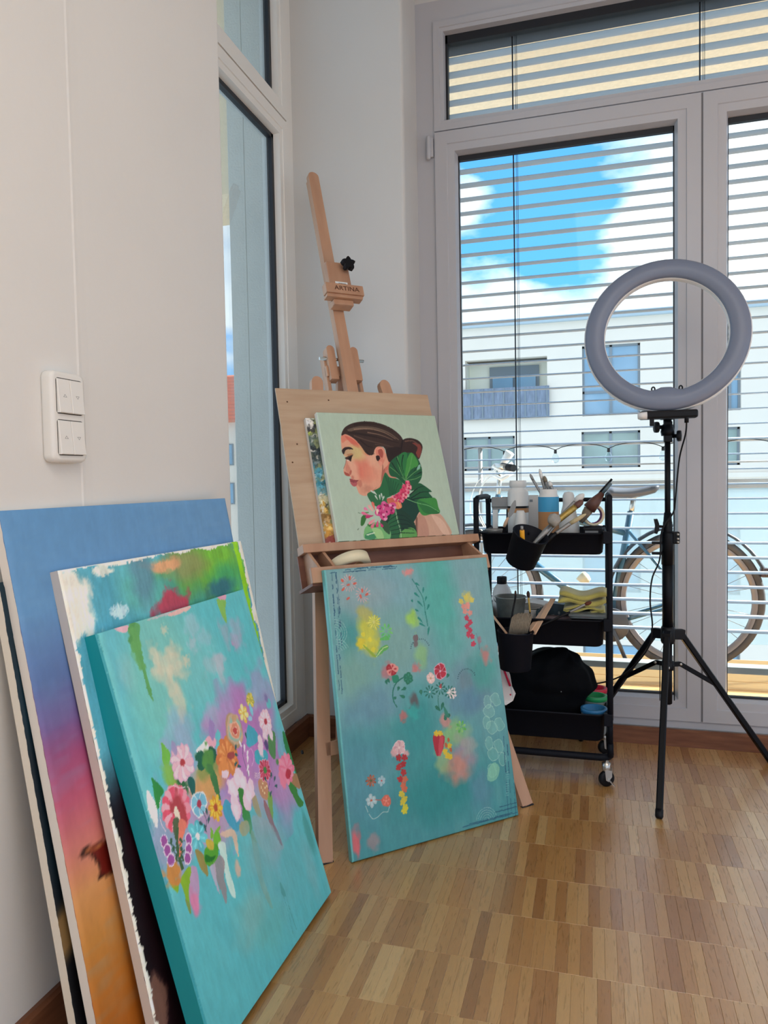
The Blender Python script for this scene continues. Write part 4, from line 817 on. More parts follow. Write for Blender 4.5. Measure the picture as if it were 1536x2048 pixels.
A.flower(658, 1250, .017, 8, (224, 186, 186), (240, 210, 206), (210, 160, 166), 0, .9, (236, 214, 214)); B_(625, 1285, .009, .009, (224, 170, 170), .9); B_(700, 1285, .008, .008, (224, 170, 170), .9)
chain([(655, 1312), (690, 1310), (682, 1350), (655, 1368), (684, 1400), (665, 1440), (692, 1442), (682, 1480), (690, 1500), (672, 1530), (690, 1560), (680, 1580), (694, 1610), (690, 1632)], [(176, 44, 48), (184, 50, 50), (210, 110, 80), (214, 196, 66), (214, 206, 60)], .0078)
A.flower(488, 1450, .015, 9, (180, 106, 74), (84, 104, 70), (150, 80, 60), .2, .5); A.flower(552, 1450, .012, 6, (168, 196, 202), (200, 90, 80), None, .3, .6); A.flower(490, 1570, .016, 6, (178, 202, 204), (206, 110, 84), None, .6, .6); A.flower(580, 1572, .014, 5, (214, 112, 92), (230, 150, 130), None, .2, .85); A.line([(515, 1565), (560, 1568)], .002, (206, 96, 80))
for pts in ([(475, 1650), (500, 1680), (530, 1668)], [(530, 1668), (560, 1640), (590, 1640)], [(455, 1600), (470, 1640)], [(600, 1600), (590, 1640)]): A.line(pts, .0016, (176, 206, 200))
P([(862, 1180), (890, 1170), (930, 1185), (922, 1260), (890, 1305), (868, 1250)], (176, 44, 58)); P([(900, 1190), (925, 1190), (915, 1280), (895, 1300)], (206, 80, 90), .8)
chain([(880, 1165), (905, 1165), (935, 1275), (950, 1300), (965, 1305), (960, 1240)], [(222, 190, 50), (222, 190, 50)], .007)
for x, y in ((955, 1205), (968, 1265), (940, 1235)): B_(x, y, .004, .007, (186, 104, 64), 1, .2)
P([(925, 1000), (950, 1035), (960, 1070), (935, 1060)], (50, 130, 104), .9)
for k, (x, y) in enumerate(((1190, 975), (1240, 960), (1200, 1030), (1185, 1100), (1260, 1110), (1215, 1130), (1200, 1225), (1260, 1240), (1225, 1290), (1280, 1320), (1215, 1390))):
    r_ = .016; pts = []; xx, yy = A.z(x, y)
    for q in range(7): a = q*.9+k; pts.append((xx+r_*math.cos(a)*(1+.25*((q*k) % 3-1)), yy+r_*1.1*math.sin(a)))
    A.polym(smooth_pts(pts, 4), (142, 204, 186), .35)
    pp = smooth_pts(pts, 4); n = len(pp)
    for i in range(n): a, b = pp[i], pp[(i+1) % n]; d = (b-a)/(np.hypot(*(b-a))+1e-9)*.0006; A.polym([a+[-d[1], d[0]], b+[-d[1], d[0]], b-[-d[1], d[0]], a-[-d[1], d[0]]], (176, 220, 202), .8)
P([(1195, 1380), (1230, 1340), (1262, 1370), (1250, 1430), (1215, 1455), (1190, 1440)], (146, 210, 176), .7)
navy = (38, 84, 112)
for y0, y1, x_ in ((195, 900, 250), (240, 560, 285), (200, 520, 275), (600, 900, 292)):
    k = y0
    while k < y1: L = random.uniform(20, 90); xx = x_+(k-y0)*.065; A.line([(xx, k), (xx+4, k+L/2), (xx+L*.07, k+L)], random.uniform(.001, .003), navy, .9); k += L+random.uniform(2, 40)
for x0, x1, y_ in ((240, 430, 200), (330, 640, 182), (400, 640, 172), (360, 560, 190)):
    k = x0
    while k < x1: L = random.uniform(20, 100); yy = y_-(k-x0)*.07; A.line([(k, yy), (k+L/2, yy-4), (k+L, yy-L*.07)], random.uniform(.001, .003), navy, .9); k += L+random.uniform(2, 50)
for x_, y0, y1 in ((1300, 1180, 1660), (1320, 1230, 1640), (1345, 1270, 1650), (1360, 1340, 1660)):
    k = y0
    while k < y1: L = random.uniform(40, 140); xx = x_-(1660-k)*.06+15; A.line([(xx, k), (xx+L*.06, k+L)], random.uniform(.001, .0026), navy, .9); k += L+random.uniform(2, 40)
for x0, x1, y_ in ((1040, 1370, 1730), (1080, 1340, 1712), (1240, 1380, 1640), (1260, 1370, 1610)): A.line([(x0, y_), (x1, y_-(x1-x0)*.27)], .0022, navy, .85)
for cx, cy, a0, a1 in ((270, 560, -1.4, 1.5), (1185, 1690, .2, 2.9), (285, 680, 0.3, 1.6)):
    x, y = A.z(cx, cy)
    for r_ in (.008, .014, .020, .026, .032):
        for k in range(12):
            b0 = a0+(a1-a0)*k/12; b1 = a0+(a1-a0)*(k+.9)/12; A.polym([(x+r_*math.cos(b0), y+r_*math.sin(b0)), (x+r_*math.cos(b1), y+r_*math.sin(b1)), (x+(r_+.0011)*math.cos(b1), y+(r_+.0011)*math.sin(b1)), (x+(r_+.0011)*math.cos(b0), y+(r_+.0011)*math.sin(b0))], (176, 212, 206), .8)
for k in range(11): A.line([(1300, 1400+k*14), (1318, 1396+k*14)], .0011, (140, 190, 186), .8)
A.blend(np.clip((.006-A.X)/.004, 0, 1)*.8, (120, 206, 204))
brushed(A, .0007, .022)
canvas('stretched_canvas', 'teal canvas with scattered stencilled flowers standing in front of the easel', FR['E'], .018, A, edge_mat('edge_e', (112, 204, 204), (126, 206, 206), .004, .002), paint_mat(.4, .25))

# ------------------------------------------------------------------ easel
TH, PH = rad(44), rad(19.5)
eu = np.array([math.cos(TH), math.sin(TH), 0]); enb = np.array([-math.sin(TH), math.cos(TH), 0]); ev = np.array([0, 0, 1])*math.cos(PH)+enb*math.sin(PH); en = np.cross(eu, ev)
EO = np.array([-.4, 1.806, 0]); EM = Matrix([[eu[i], -en[i], ev[i], EO[i]] for i in range(3)]+[[0, 0, 0, 1]])
beech = mat('beech_wood', (194, 152, 122), .5, nscale=7, stretch=(3, 3, .5), col2=(174, 130, 102), bump=.05)
beech_d = mat('dark_plywood', (128, 84, 66), .55, nscale=9, stretch=(1, 3, 3), col2=(104, 64, 50))
ez = thing('easel', 'beech wood studio easel with tall centre mast holding the portrait', 'easel', M=EM)
def rounded_bar(p, q, w, t, name, m_=beech, par=ez, d=.02):
    # a slat from p to q in the easel plane (a, b), c from front; rounded top end
    (a0, c0, b0), (a1, c1, b1) = p, q; m = MB(); dx, dz = a1-a0, b1-b0; L = math.hypot(dx, dz); ux, uz = dx/L, dz/L; sx, sz = uz, -ux
    pts = [(a0-sx*w/2, b0-sz*w/2), (a0+sx*w/2, b0+sz*w/2)]
    for k in range(9): g = math.pi*k/8; e = d; pts.append((a1-ux*e+sx*w/2*math.cos(g)+ux*e*math.sin(g), b1-uz*e+sz*w/2*math.cos(g)+uz*e*math.sin(g)))
    return m.prism(pts, -c0, -c0+t, 'y').obj(name, m_, par)
rounded_bar((-.303, 0, 0.003), (-.113, 0, 1.30), .036, .02, 'leg'); rounded_bar((.308, 0, 0.003), (.108, 0, 1.30), .036, .02, 'leg')
mast = rounded_bar((0, -.002, .50), (-.006, -.002, 2.05), .036, .018, 'mast', d=.016)
rounded_bar((-.004, -.0201, .50), (-.010, -.0201, 2.035), .024, .012, 'mast_rail', d=.01)
# top clamp with its ledge
m = MB().cbox((-.032, -.026, 1.595), (.044, 0, 1.690), .004); cl_ = m.obj('clamp', beech, ez)
m = MB().cbox((-.060, -.052, 1.560), (.068, -.024, 1.594), .002); m.box((-.056, -.046, 1.5535), (.064, -.024, 1.560)).box((-.060, -.050, 1.5465), (.060, -.024, 1.5535)).cbox((-.035, -.040, 1.528), (.032, -.004, 1.5465), .003); m.obj('clamp_ledge', beech, cl_)
st = []
for k in range(20): a = math.pi*k/10; r_ = .019+.0045*math.cos(5*a); st.append((.030+r_*math.cos(a+.3), 1.668+r_*math.sin(a+.3)))
MB().prism(st, -.062, -.044).prism([(.030+.006*math.cos(k*.785), 1.668+.006*math.sin(k*.785)) for k in range(8)], -.046, -.024).obj('knob', black, cl_)
stk = MB().box((-.012, -.0268, 1.597), (.030, -.0261, 1.618)).obj('barcode_sticker', mat('sticker_white', (236, 234, 228), .6), cl_)
m = MB(); x = .0
for k in range(13): wd = random.choice((.0007, .0013, .002)); m.box((x-.002, -.0272, 1.600), (x-.002+wd, -.0269, 1.613)); x += wd+random.choice((.0006, .001))
o = m.obj('barcode', mat('print_black', (30, 26, 26), .7), stk); o['kind'] = 'stuff'
textmesh('ARTINA', .021, mat('burnt_brown', (84, 46, 28), .7), cl_, 'maker_name', Matrix.Translation((.010, -.0524, 1.577)) @ Matrix.Rotation(rad(90), 4, 'X') @ Matrix.Scale(1.12, 4, (1, 0, 0)), .0003)
# yoke and inner uprights
for a in (-.040, .040):
    rounded_bar((a, -.030, 1.31), (a, -.030, 1.425), .026, .03, 'yoke_cheek', d=.013)
    MB().bar((a*1.35, .062, .70), (a*1.35, .062, 1.395), .012, .028).obj('inner_upright', beech, ez)
MB().cbox((-.06, .04, 1.325), (.06, .056, 1.36), .002).obj('yoke_block', beech, ez)
MB().tube([(-.075, .045, 1.385), (.075, .045, 1.385)], .005, 10).obj('hinge_bolt', chrome, ez)
# tray with ledges
MB().cbox((-.258, -.045, .7555), (.306, 0, .7792), .002).obj('canvas_ledge', beech, ez)
MB().cbox((-.273, -.112, .660), (.274, -.099, .700), .0015).obj('front_rail', beech, ez)
MB().box((-.270, -.1, .655), (.274, -.002, .6625)).obj('tray_floor', beech_d, ez)
MB().box((-.262, -.006, .6626), (.290, .0, .7556)).obj('back_panel', beech_d, ez)
for a in (-.246, -.204, .262): MB().prism([(-.002, .662), (-.002, .755), (-.040, .755), (-.099, .699), (-.099, .662)], a, a+.008, 'x').obj('tray_divider', beech, ez)
MB().cbox((-.262, .0, .240), (.262, .018, .275), .002).obj('crossbar', beech, ez)
MB().cbox((-.20, .0, .70), (.20, .016, .735), .002).obj('crossbar', beech, ez)
inv = EM.inverted()
f0 = inv @ Vector((EO[0]-.40, EO[1]+.42, .012)); MB().bar((0, .055, 1.36), f0, .034, .02).obj('rear_leg', beech, ez)
MB().tube([(-.318, .010, .262), (-.3215, .010, .262)], .005, 10).obj('bolt', black, ez)
for p in ((-.303, .01), (.308, .01)): MB().box((p[0]-.02, .0, -.012), (p[0]+.02, .02, .0035)).obj('foot_pad', black, ez)
def eframe(a, b, c, W_, H_): 
    f = Frame([0, 0, 0, TH, PH, W_, H_]); f.BL = EO+a*eu+b*ev+c*en; f.M = Matrix([[f.u[i], -f.n[i], f.v[i], f.BL[i]] for i in range(3)]+[[0, 0, 0, 1]]); return f
# plywood board
f = eframe(-.253, .780, .0055, .508, .472)
bd = MB().cbox((0, 0, 0), (.508, .005, .472), .0008).obj('plywood_board', mat('birch_plywood', (196, 170, 142), .6, nscale=5, stretch=(1, 1, 9), col2=(182, 152, 124)))
bd.matrix_world = f.M; tag(bd, 'thin plywood drawing board standing on the easel behind the portrait', 'board')
for x, z in ((.018, .245), (.03, .43), (.16, .44), (.04, .30)): MB().lathe([(.0001, -.0006), (.0022, -.0005), (.003, .0005)], (x, -.0001, z), (0, 1, 0), 8).obj('knot', mat('knot_brown', (90, 60, 40), .7), bd)
# colourful canvas between board and portrait
f = eframe(-.182, .780, .0235, .395, .374); A = Art(f, 150, 190, (130, 140, 100), (540, 760, 3.339)); B_ = A.blob
for x, y, c in ((250, 320, (176, 186, 80)), (270, 400, (90, 110, 100)), (290, 470, (40, 52, 56)), (300, 540, (60, 76, 76)), (320, 620, (70, 140, 160)), (335, 700, (50, 130, 150)), (330, 760, (110, 160, 170)), (345, 810, (200, 196, 160)), (350, 860, (190, 150, 60)), (370, 920, (140, 104, 50)), (385, 980, (196, 150, 70)), (395, 1050, (206, 150, 60)), (410, 1080, (150, 70, 60)), (265, 300, (60, 60, 60)), (240, 270, (236, 232, 224))): B_(x, y, .022, .018, c, 1, .5, 0, 1.4); B_(x+12, y+14, .008, .006, tuple(np.clip(np.array(c)+60, 0, 255)), .9, .3, 0, 1.2)
A.blend((A.nz(.008)-.72)*4, (226, 222, 210)); A.blend((A.nz(.006)-.78)*4, (30, 34, 40))
brushed(A, .003, .07)
canvas('stretched_canvas', 'messy multicoloured canvas peeking out between plywood board and portrait', f, .0175, A, edge_mat('edge_m', (236, 232, 224), (232, 226, 216), .003, .002), paint_mat(.4, .9))
# portrait
f = eframe(-.154, .780, .041, .396, .384); A = Art(f, 320, 310, (182, 202, 182), (540, 760, 3.339)); P = A.poly; B_ = A.blob
A.blend((A.nz(.1)-.5)*.7, (190, 208, 190)); A.blend((A.nz(.01, 1)-.5)*.15, (170, 194, 172)); A.blend(np.clip((A.X+A.Y-.5)/.3, 0, 1)*.5, (172, 194, 172))
skin, sk2, sk3 = (226, 164, 136), (206, 128, 106), (186, 100, 86)
P([(1000, 880), (1060, 880), (1130, 892), (1172, 940), (1212, 1030), (1100, 1040), (975, 1050), (958, 960), (970, 900)], (206, 164, 140)); P([(975, 900), (990, 950), (985, 1045), (974, 1045), (972, 960)], (120, 84, 70)); P([(1080, 900), (1150, 935), (1200, 1028), (1160, 1030), (1110, 960)], (222, 184, 160)); P([(990, 900), (1040, 930), (1060, 1040), (990, 1044)], (190, 140, 120), .8)
P([(735, 560), (800, 535), (840, 560), (850, 640), (800, 700), (720, 740), (700, 700)], (206, 140, 118)); P([(745, 580), (770, 600), (760, 680), (735, 720), (745, 650)], (170, 92, 80), .8); P([(770, 545), (800, 545), (795, 590), (770, 600)], (214, 116, 100), .8)
P([(478, 368), (474, 410), (478, 455), (492, 500), (512, 520), (508, 555), (493, 592), (492, 612), (502, 635), (530, 643), (541, 655), (533, 672), (536, 688), (548, 702), (574, 712), (584, 735), (596, 758), (618, 772), (645, 772), (690, 745), (735, 705), (752, 655), (758, 600), (790, 560), (780, 500), (720, 440), (600, 380), (520, 362)], skin)
P([(478, 370), (520, 372), (590, 420), (640, 480), (660, 505), (620, 490), (570, 440), (520, 400), (482, 420)], (224, 130, 106), .8); P([(500, 375), (560, 400), (600, 450), (560, 440)], (214, 100, 84), .7)
B_(575, 490, .030, .022, (208, 196, 130), .75, .8); B_(520, 480, .016, .012, (196, 160, 126), .8, .8); B_(630, 600, .036, .030, (222, 110, 92), .8, 1.0); B_(690, 640, .03, .04, (230, 160, 132), .6, 1.0); B_(560, 600, .014, .03, (232, 180, 152), .7, .8); B_(650, 728, .018, .010, (196, 130, 108), .6, .9); B_(690, 540, .02, .02, (232, 180, 150), .6, .9)
P([(752, 560), (758, 610), (748, 670), (700, 730), (640, 775), (690, 735), (735, 690), (745, 630)], (150, 84, 70), .7)
P([(512, 520), (520, 560), (545, 610), (530, 640), (518, 620), (505, 600), (508, 560)], (206, 128, 108), .6); P([(495, 612), (510, 618), (528, 628), (532, 642), (512, 640), (500, 630)], (172, 84, 72)); P([(540, 600), (546, 615), (536, 635), (530, 620)], (180, 92, 78), .8); A.line([(510, 515), (505, 555), (492, 592)], .0013, (160, 84, 70))
P([(531, 660), (548, 662), (566, 668), (592, 668), (576, 684), (552, 684), (538, 678)], (150, 70, 76)); P([(538, 682), (560, 680), (580, 684), (580, 702), (562, 712), (545, 700)], (186, 96, 100)); P([(545, 640), (556, 640), (560, 662), (546, 658)], (206, 120, 104), .7); A.line([(533, 678), (556, 682), (580, 682)], .001, (90, 36, 44)); B_(600, 690, .008, .01, (196, 116, 96), .7)
P([(480, 470), (492, 455), (515, 447), (540, 450), (556, 464), (530, 462), (510, 466), (500, 478), (494, 497), (484, 488)], (44, 30, 32))
P([(503, 524), (530, 512), (552, 502), (546, 520), (540, 545), (526, 534), (512, 530)], (60, 40, 38)); P([(524, 516), (540, 510), (542, 528), (534, 540), (526, 528)], (24, 18, 20)); A.line([(500, 522), (530, 508), (555, 500)], .002, (40, 26, 28)); P([(510, 500), (540, 490), (556, 496), (530, 506)], (176, 116, 80), .7); P([(512, 532), (530, 538), (520, 542)], (230, 214, 204))
# hair
P([(478, 372), (482, 345), (505, 312), (560, 286), (640, 276), (720, 286), (800, 316), (860, 360), (886, 395), (892, 425), (878, 455), (850, 500), (820, 540), (795, 548), (778, 505), (768, 460), (745, 445), (716, 446), (700, 462), (690, 495), (668, 503), (640, 488), (606, 440), (570, 400), (530, 372), (500, 362)], (58, 42, 38))
for pts, w_, c in (([(520, 340), (600, 318), (700, 322), (790, 352), (860, 400)], .010, (110, 92, 78)), ([(560, 330), (660, 326), (760, 350), (840, 395)], .005, (150, 122, 100)), ([(560, 300), (640, 290), (740, 306), (830, 352)], .006, (40, 28, 26)), ([(520, 350), (600, 360), (700, 380), (780, 400), (860, 420)], .008, (38, 28, 28)), ([(560, 372), (640, 400), (720, 420), (800, 440)], .005, (92, 70, 60)), ([(600, 400), (650, 440), (690, 450)], .005, (34, 24, 24)), ([(650, 350), (740, 368), (820, 400)], .004, (132, 106, 90)), ([(640, 470), (665, 498), (700, 492)], .003, (34, 22, 22)), ([(700, 430), (770, 440), (840, 450)], .004, (84, 62, 54))): A.line(pts, w_, c, .85, w1=w_*.3)
P([(870, 425), (895, 395), (940, 388), (990, 404), (1018, 440), (1010, 490), (992, 530), (960, 500), (925, 490), (880, 500), (850, 520), (860, 470)], (52, 36, 34)); P([(950, 420), (1000, 430), (1012, 470), (995, 520), (975, 490), (985, 450)], (132, 64, 56)); A.line([(900, 410), (950, 405), (990, 430)], .004, (104, 74, 64)); A.line([(885, 400), (880, 440), (870, 490)], .004, (28, 20, 22)); P([(780, 460), (870, 450), (860, 500), (810, 545), (790, 530)], (40, 28, 28))
P([(712, 455), (735, 445), (762, 460), (770, 495), (764, 540), (745, 572), (728, 560), (716, 520), (706, 480)], (222, 138, 116)); P([(722, 470), (745, 462), (756, 490), (748, 520), (728, 500)], (176, 88, 76)); P([(708, 508), (728, 505), (735, 525), (722, 542), (710, 530)], (44, 24, 26)); A.line([(716, 462), (742, 455), (762, 480), (760, 530)], .0018, (240, 176, 150)); P([(728, 545), (748, 548), (745, 572), (732, 572)], (232, 156, 134))
# leaves
g1, g2, g3, g4 = (44, 122, 66), (30, 92, 58), (20, 60, 46), (112, 178, 84)
P([(942, 485), (970, 505), (998, 545), (1015, 600), (1012, 650), (990, 690), (950, 740), (900, 700), (850, 655), (806, 640), (792, 600), (800, 555), (830, 520), (880, 492)], g2); P([(942, 485), (975, 520), (990, 570), (940, 600), (905, 660), (900, 600), (915, 530)], (70, 150, 70)); P([(870, 495), (915, 490), (905, 600), (890, 640), (850, 560)], g1)
for pts in ([(903, 672), (930, 600), (950, 500)], [(903, 672), (960, 620), (1005, 590)], [(903, 672), (870, 600), (850, 510)], [(903, 672), (850, 620), (800, 580)], [(903, 672), (970, 660), (1010, 640)]): A.line(pts, .0016, (110, 170, 100))
for pts in ([(890, 500), (880, 560), (892, 620)], [(845, 520), (868, 580), (885, 630)], [(812, 550), (850, 610), (880, 650)], [(1000, 560), (960, 610)], [(1012, 615), (960, 640)]): A.line(pts, .004, (14, 44, 36), w1=.001)
P([(990, 570), (1004, 565), (1000, 590), (980, 600)], (150, 200, 180), .9)
P([(770, 618), (800, 650), (850, 660), (886, 690), (870, 740), (830, 765), (770, 790), (730, 780), (700, 760), (690, 740), (735, 715), (750, 670)], (40, 108, 66)); P([(650, 760), (690, 745), (740, 770), (790, 800), (760, 850), (700, 840), (664, 800)], (46, 110, 70))
for k in range(6): A.line([(770+k*18, 640+k*10), (790+k*10, 700+k*8), (800+k*8, 770)], .002, (20, 70, 48), .8)
P([(955, 745), (990, 690), (1030, 705), (1080, 745), (1060, 752), (1085, 785), (1050, 790), (1000, 800), (960, 850), (920, 800)], g2); P([(880, 780), (960, 800), (1000, 860), (985, 900), (950, 955), (900, 900), (860, 860)], (18, 64, 52))
for pts in ([(940, 790), (1010, 750), (1070, 748)], [(945, 800), (1010, 785), (1080, 785)], [(930, 770), (990, 720), (1030, 710)]): A.line(pts, .0035, (14, 40, 36), w1=.001)
P([(985, 805), (1040, 790), (1105, 790), (1125, 850), (1133, 885), (1080, 895), (1025, 905), (995, 870)], (62, 142, 66)); P([(985, 805), (1060, 830), (1133, 885), (1080, 895), (1025, 880)], (44, 116, 60)); A.line([(915, 795), (980, 820), (1060, 840), (1128, 880)], .002, (120, 190, 120))
P([(838, 862), (880, 868), (935, 905), (962, 950), (978, 1000), (972, 1055), (900, 1060), (800, 1056), (770, 1000), (738, 950), (770, 900)], g3); P([(838, 862), (860, 930), (880, 1010), (870, 1057), (800, 1056), (780, 990), (800, 920)], (38, 100, 62)); P([(880, 1010), (940, 985), (976, 1010), (972, 1055), (870, 1057)], (96, 160, 84)); A.line([(838, 865), (850, 930), (872, 1010), (876, 1056)], .0016, (190, 220, 180))
for k in range(5): A.line([(845+k*5, 900+k*30), (900+k*12, 910+k*28), (945+k*6, 950+k*18)], .0028, (12, 40, 34), .9, w1=.001); A.line([(845+k*5, 905+k*30), (805, 930+k*26), (770+k*4, 960+k*22)], .0022, (12, 46, 36), .9, w1=.001)
P([(636, 1062), (628, 1010), (650, 970), (700, 950), (750, 960), (800, 1000), (800, 1058), (720, 1062)], (120, 186, 118)); P([(640, 1060), (640, 1030), (690, 1010), (720, 1000), (700, 1062)], (64, 140, 96)); P([(680, 990), (740, 1000), (760, 1060), (720, 1060)], (160, 208, 140)); A.line([(645, 1035), (700, 1020)], .003, (214, 232, 206)); P([(736, 940), (790, 960), (800, 1030), (760, 1000)], (50, 90, 60))
P([(605, 960), (612, 915), (640, 890), (650, 900), (630, 960), (612, 975)], (54, 116, 54)); A.line([(615, 885), (660, 885)], .003, (84, 150, 84)); P([(655, 960), (720, 970), (700, 985), (660, 978)], (60, 120, 60)); A.line([(587, 885), (608, 892)], .0016, (90, 120, 90)); A.line([(585, 1002), (594, 990)], .002, (110, 130, 110))
# flowers
for i, (x, y) in enumerate(((920, 690), (900, 715), (930, 715), (885, 740), (915, 745), (868, 765), (900, 775), (850, 780), (880, 800), (840, 800), (825, 790), (860, 820))):
    c = ((236, 124, 150), (226, 84, 120), (240, 150, 160), (220, 70, 110))[i % 4]; A.flower(x, y, .0085, 4, c, None, (200, 50, 90), i*.7, 1.0)
P([(780, 795), (820, 790), (835, 830), (800, 840)], (206, 104, 84)); P([(825, 815), (870, 820), (880, 850), (850, 862), (830, 840)], (232, 136, 96)); A.line([(850, 800), (870, 850)], .002, (244, 190, 130))
for i, (x, y) in enumerate(((735, 860), (765, 835), (795, 850), (820, 840), (745, 890), (780, 880), (810, 870), (760, 915), (725, 885))):
    A.flower(x, y, .0115, 5, ((196, 44, 116), (224, 110, 160), (176, 30, 96), (236, 160, 190))[i % 4], (120, 20, 70), (216, 80, 140), i*.6, .95, None, .25)
for x, y, an, L, c in ((665, 905, 2.75, .026, (230, 110, 150)), (690, 880, 2.1, .024, (236, 176, 170)), (700, 870, 1.7, .026, (226, 110, 96)), (690, 905, 3.3, .026, (196, 50, 110)), (700, 930, 3.7, .026, (236, 150, 160)), (715, 900, 1.3, .018, (240, 206, 190)), (720, 940, 4.4, .020, (214, 60, 120)), (735, 955, 5.2, .014, (196, 40, 110)), (700, 950, 4.0, .022, (226, 120, 140)), (655, 870, 2.6, .014, (236, 130, 170))): A.leaf(x, y, an, L, .009, c, (250, 226, 220))
for x, y, an in ((720, 800, 2.0), (735, 800, 1.5), (750, 805, 1.0), (715, 770, 2.2), (700, 760, 2.4), (750, 790, 1.6)): A.leaf(x, y, an, .016, .0045, (206, 218, 206))
A.blend(np.clip((.0022-A.Y)/.002, 0, 1)*(A.nz(.01) > .5), (70, 80, 60)); A.blend(np.clip((.004-A.X)/.003, 0, 1), (206, 222, 206))
brushed(A, .0005, .012)
canvas('stretched_canvas', 'square portrait canvas on the easel, woman in profile among green leaves', f, .0175, A, edge_mat('edge_p', (206, 222, 206), (236, 236, 226), .003, .003), paint_mat(.42, .25))
# masking tape roll leaning in the easel tray
tp = mat('masking_tape', (236, 224, 190), .6, noise=.05)
tm = MB().lathe([(.039, -.0125), (.058, -.0125), (.058, .0125), (.039, .0125)], (0, 0, 0), (0, 0, 1), 40, closed=True).obj('masking_tape', tp)
tm.matrix_world = EM @ Matrix.Translation((-.137, -.051, .712)) @ Matrix.Rotation(rad(-4), 4, 'Y') @ Matrix.Rotation(rad(-16), 4, 'X'); tag(tm, 'roll of cream masking tape lying in the easel tray', 'tape')
MB().lathe([(.037, -.0125), (.0389, -.0125), (.0389, .0125), (.037, .0125)], (0, 0, 0), (0, 0, 1), 40, closed=True).obj('cardboard_core', mat('cardboard', (190, 150, 110), .8), tm)
MB().box((-.061, -.002, -.0125), (-.0585, .012, .0125)).obj('loose_end', tp, tm)

# ------------------------------------------------------------------ blind switches on the left wall
swm = mat('switch_plastic', (232, 229, 222), .35)
sw = thing('blind_switch', 'white surface-mounted double rocker switch with arrows on the left wall', 'switch', M=Matrix(((0, 0, 1, -.872), (1, 0, 0, 1.046), (0, 1, 0, 1.030), (0, 0, 0, 1))))
# local x: along the wall, y: up, z: out of the wall
def rr3(w, h, r, z, cx=0, cy=0): return [(x, y, z) for x, y in rrect(w, h, r, 5, cx, cy)]
MB().rings([rr3(.080, .150, .012, 0), rr3(.082, .152, .012, .004), rr3(.082, .152, .012, .016), rr3(.078, .148, .011, .0215), rr3(.070, .140, .008, .0225)]).obj('housing', swm, sw)
gm = mat('switch_shadow_gap', (60, 56, 52), .8)
tri_m = mat('grey_print', (130, 128, 124), .6)
for cy in (.0345, -.0345):
    MB().rings([rr3(.0635, .0595, .005, .0222, 0, cy), rr3(.0635, .0595, .005, .0228, 0, cy)], smooth=False).obj('gap', gm, sw)
    for s_ in (-1, 1):
        x0, x1 = (.0004, .0305) if s_ > 0 else (-.0305, -.0004); y0, y1 = cy-.0283, cy+.0283
        m = MB(); zt, zb = .0245, .0295
        m.rings([[(x0, y0, .0226), (x1, y0, .0226), (x1, y1, .0226), (x0, y1, .0226)], [(x0, y0, zb-.001), (x1, y0, zb-.001), (x1, y1, zt-.001), (x0, y1, zt-.001)], [(x0+.001, y0+.001, zb), (x1-.001, y0+.001, zb), (x1-.001, y1-.001, zt), (x0+.001, y1-.001, zt)]], smooth=False)
        rk = m.obj('rocker', swm, sw)
        cx = (x0+x1)/2; h_ = .0042*(-s_)
        T = [(cx-.0045, cy-h_/2), (cx+.0045, cy-h_/2), (cx, cy+h_/2+.001*(-s_))]; q = np.array(T); c_ = q.mean(0); m = MB()
        for i in range(3):
            a, b = q[i], q[(i+1) % 3]; ai, bi = c_+(a-c_)*.68, c_+(b-c_)*.68
            m.add([(p_[0], p_[1], zt+(y1-p_[1])/(y1-y0)*(zb-zt)+.00015) for p_ in (a, b, bi, ai)], [(0, 1, 2, 3)])
        m.obj('arrow', tri_m, rk)
# ------------------------------------------------------------------ ring light on its tripod
TX, TY = .217, 2.36
rg = thing('ring_light', 'large white ring light on a black tripod in front of the balcony door', 'lamp', (TX, TY, 0))
diff = mat('ring_diffuser', (120, 130, 150), .35, noise=.02, trans=0)  # white plastic; the grey of its shaded front is put into the colour
rc = at(1331, 670, y=2.32)-Vector((TX, TY, 0)); RT = rad(9)
ax = Vector((-.05, -math.cos(RT), math.sin(RT))).normalized()
N_ = 72; upv = Vector((0, 0, 1)); rx = ax.cross(upv).normalized(); rz = rx.cross(ax).normalized()
def ring_pts(prof, bump=True):
    rings = []
    for r, h in prof:
        rg_ = []
        for k in range(N_):
            a = 2*math.pi*k/N_; rr_ = r
            d = (a-1.5*math.pi+math.pi) % (2*math.pi)-math.pi
            if bump and r < .195: rr_ = r-.014*math.exp(-(d/.17)**4)
            rg_.append(rc+ax*h+rr_*(math.cos(a)*rx+math.sin(a)*rz))
        rings.append(rg_)
    rings.append(rings[0]); return rings
m = MB(); m.rings(ring_pts([(.173, -.002), (.174, .010), (.179, .016), (.201, .021), (.222, .016), (.228, .010), (.229, -.002)]), cap0=False, cap1=False); m.obj('diffuser', diff, rg)
m = MB(); m.rings(ring_pts([(.1715, -.018), (.1715, .002), (.173, .004), (.2295, .004), (.2315, .002), (.2315, -.018)]), cap0=False, cap1=False); m.obj('housing', wht, rg)
for dx in (-.035, .040):
    c_ = rc-rz*.163+rx*(-dx)+ax*.004; MB().tube([c_+rx*.0045*math.cos(q)+rz*.0065*math.sin(q) for q in [k*.524 for k in range(12)]], .0022, 8, closed=True).obj('hook', black, rg)
bz = rc-rz*.232
MB().cbox((bz.x-.075, bz.y-.02, bz.z-.020), (bz.x+.085, bz.y+.022, bz.z+.004), .006).obj('control_box', black, rg)
MB().lathe([(.0001, -.013), (.010, -.013), (.011, .012), (.0001, .013)], (bz.x-.066, bz.y-.022, bz.z-.010), (1, -.2, 0), 14).obj('dimmer_knob', wht, rg)
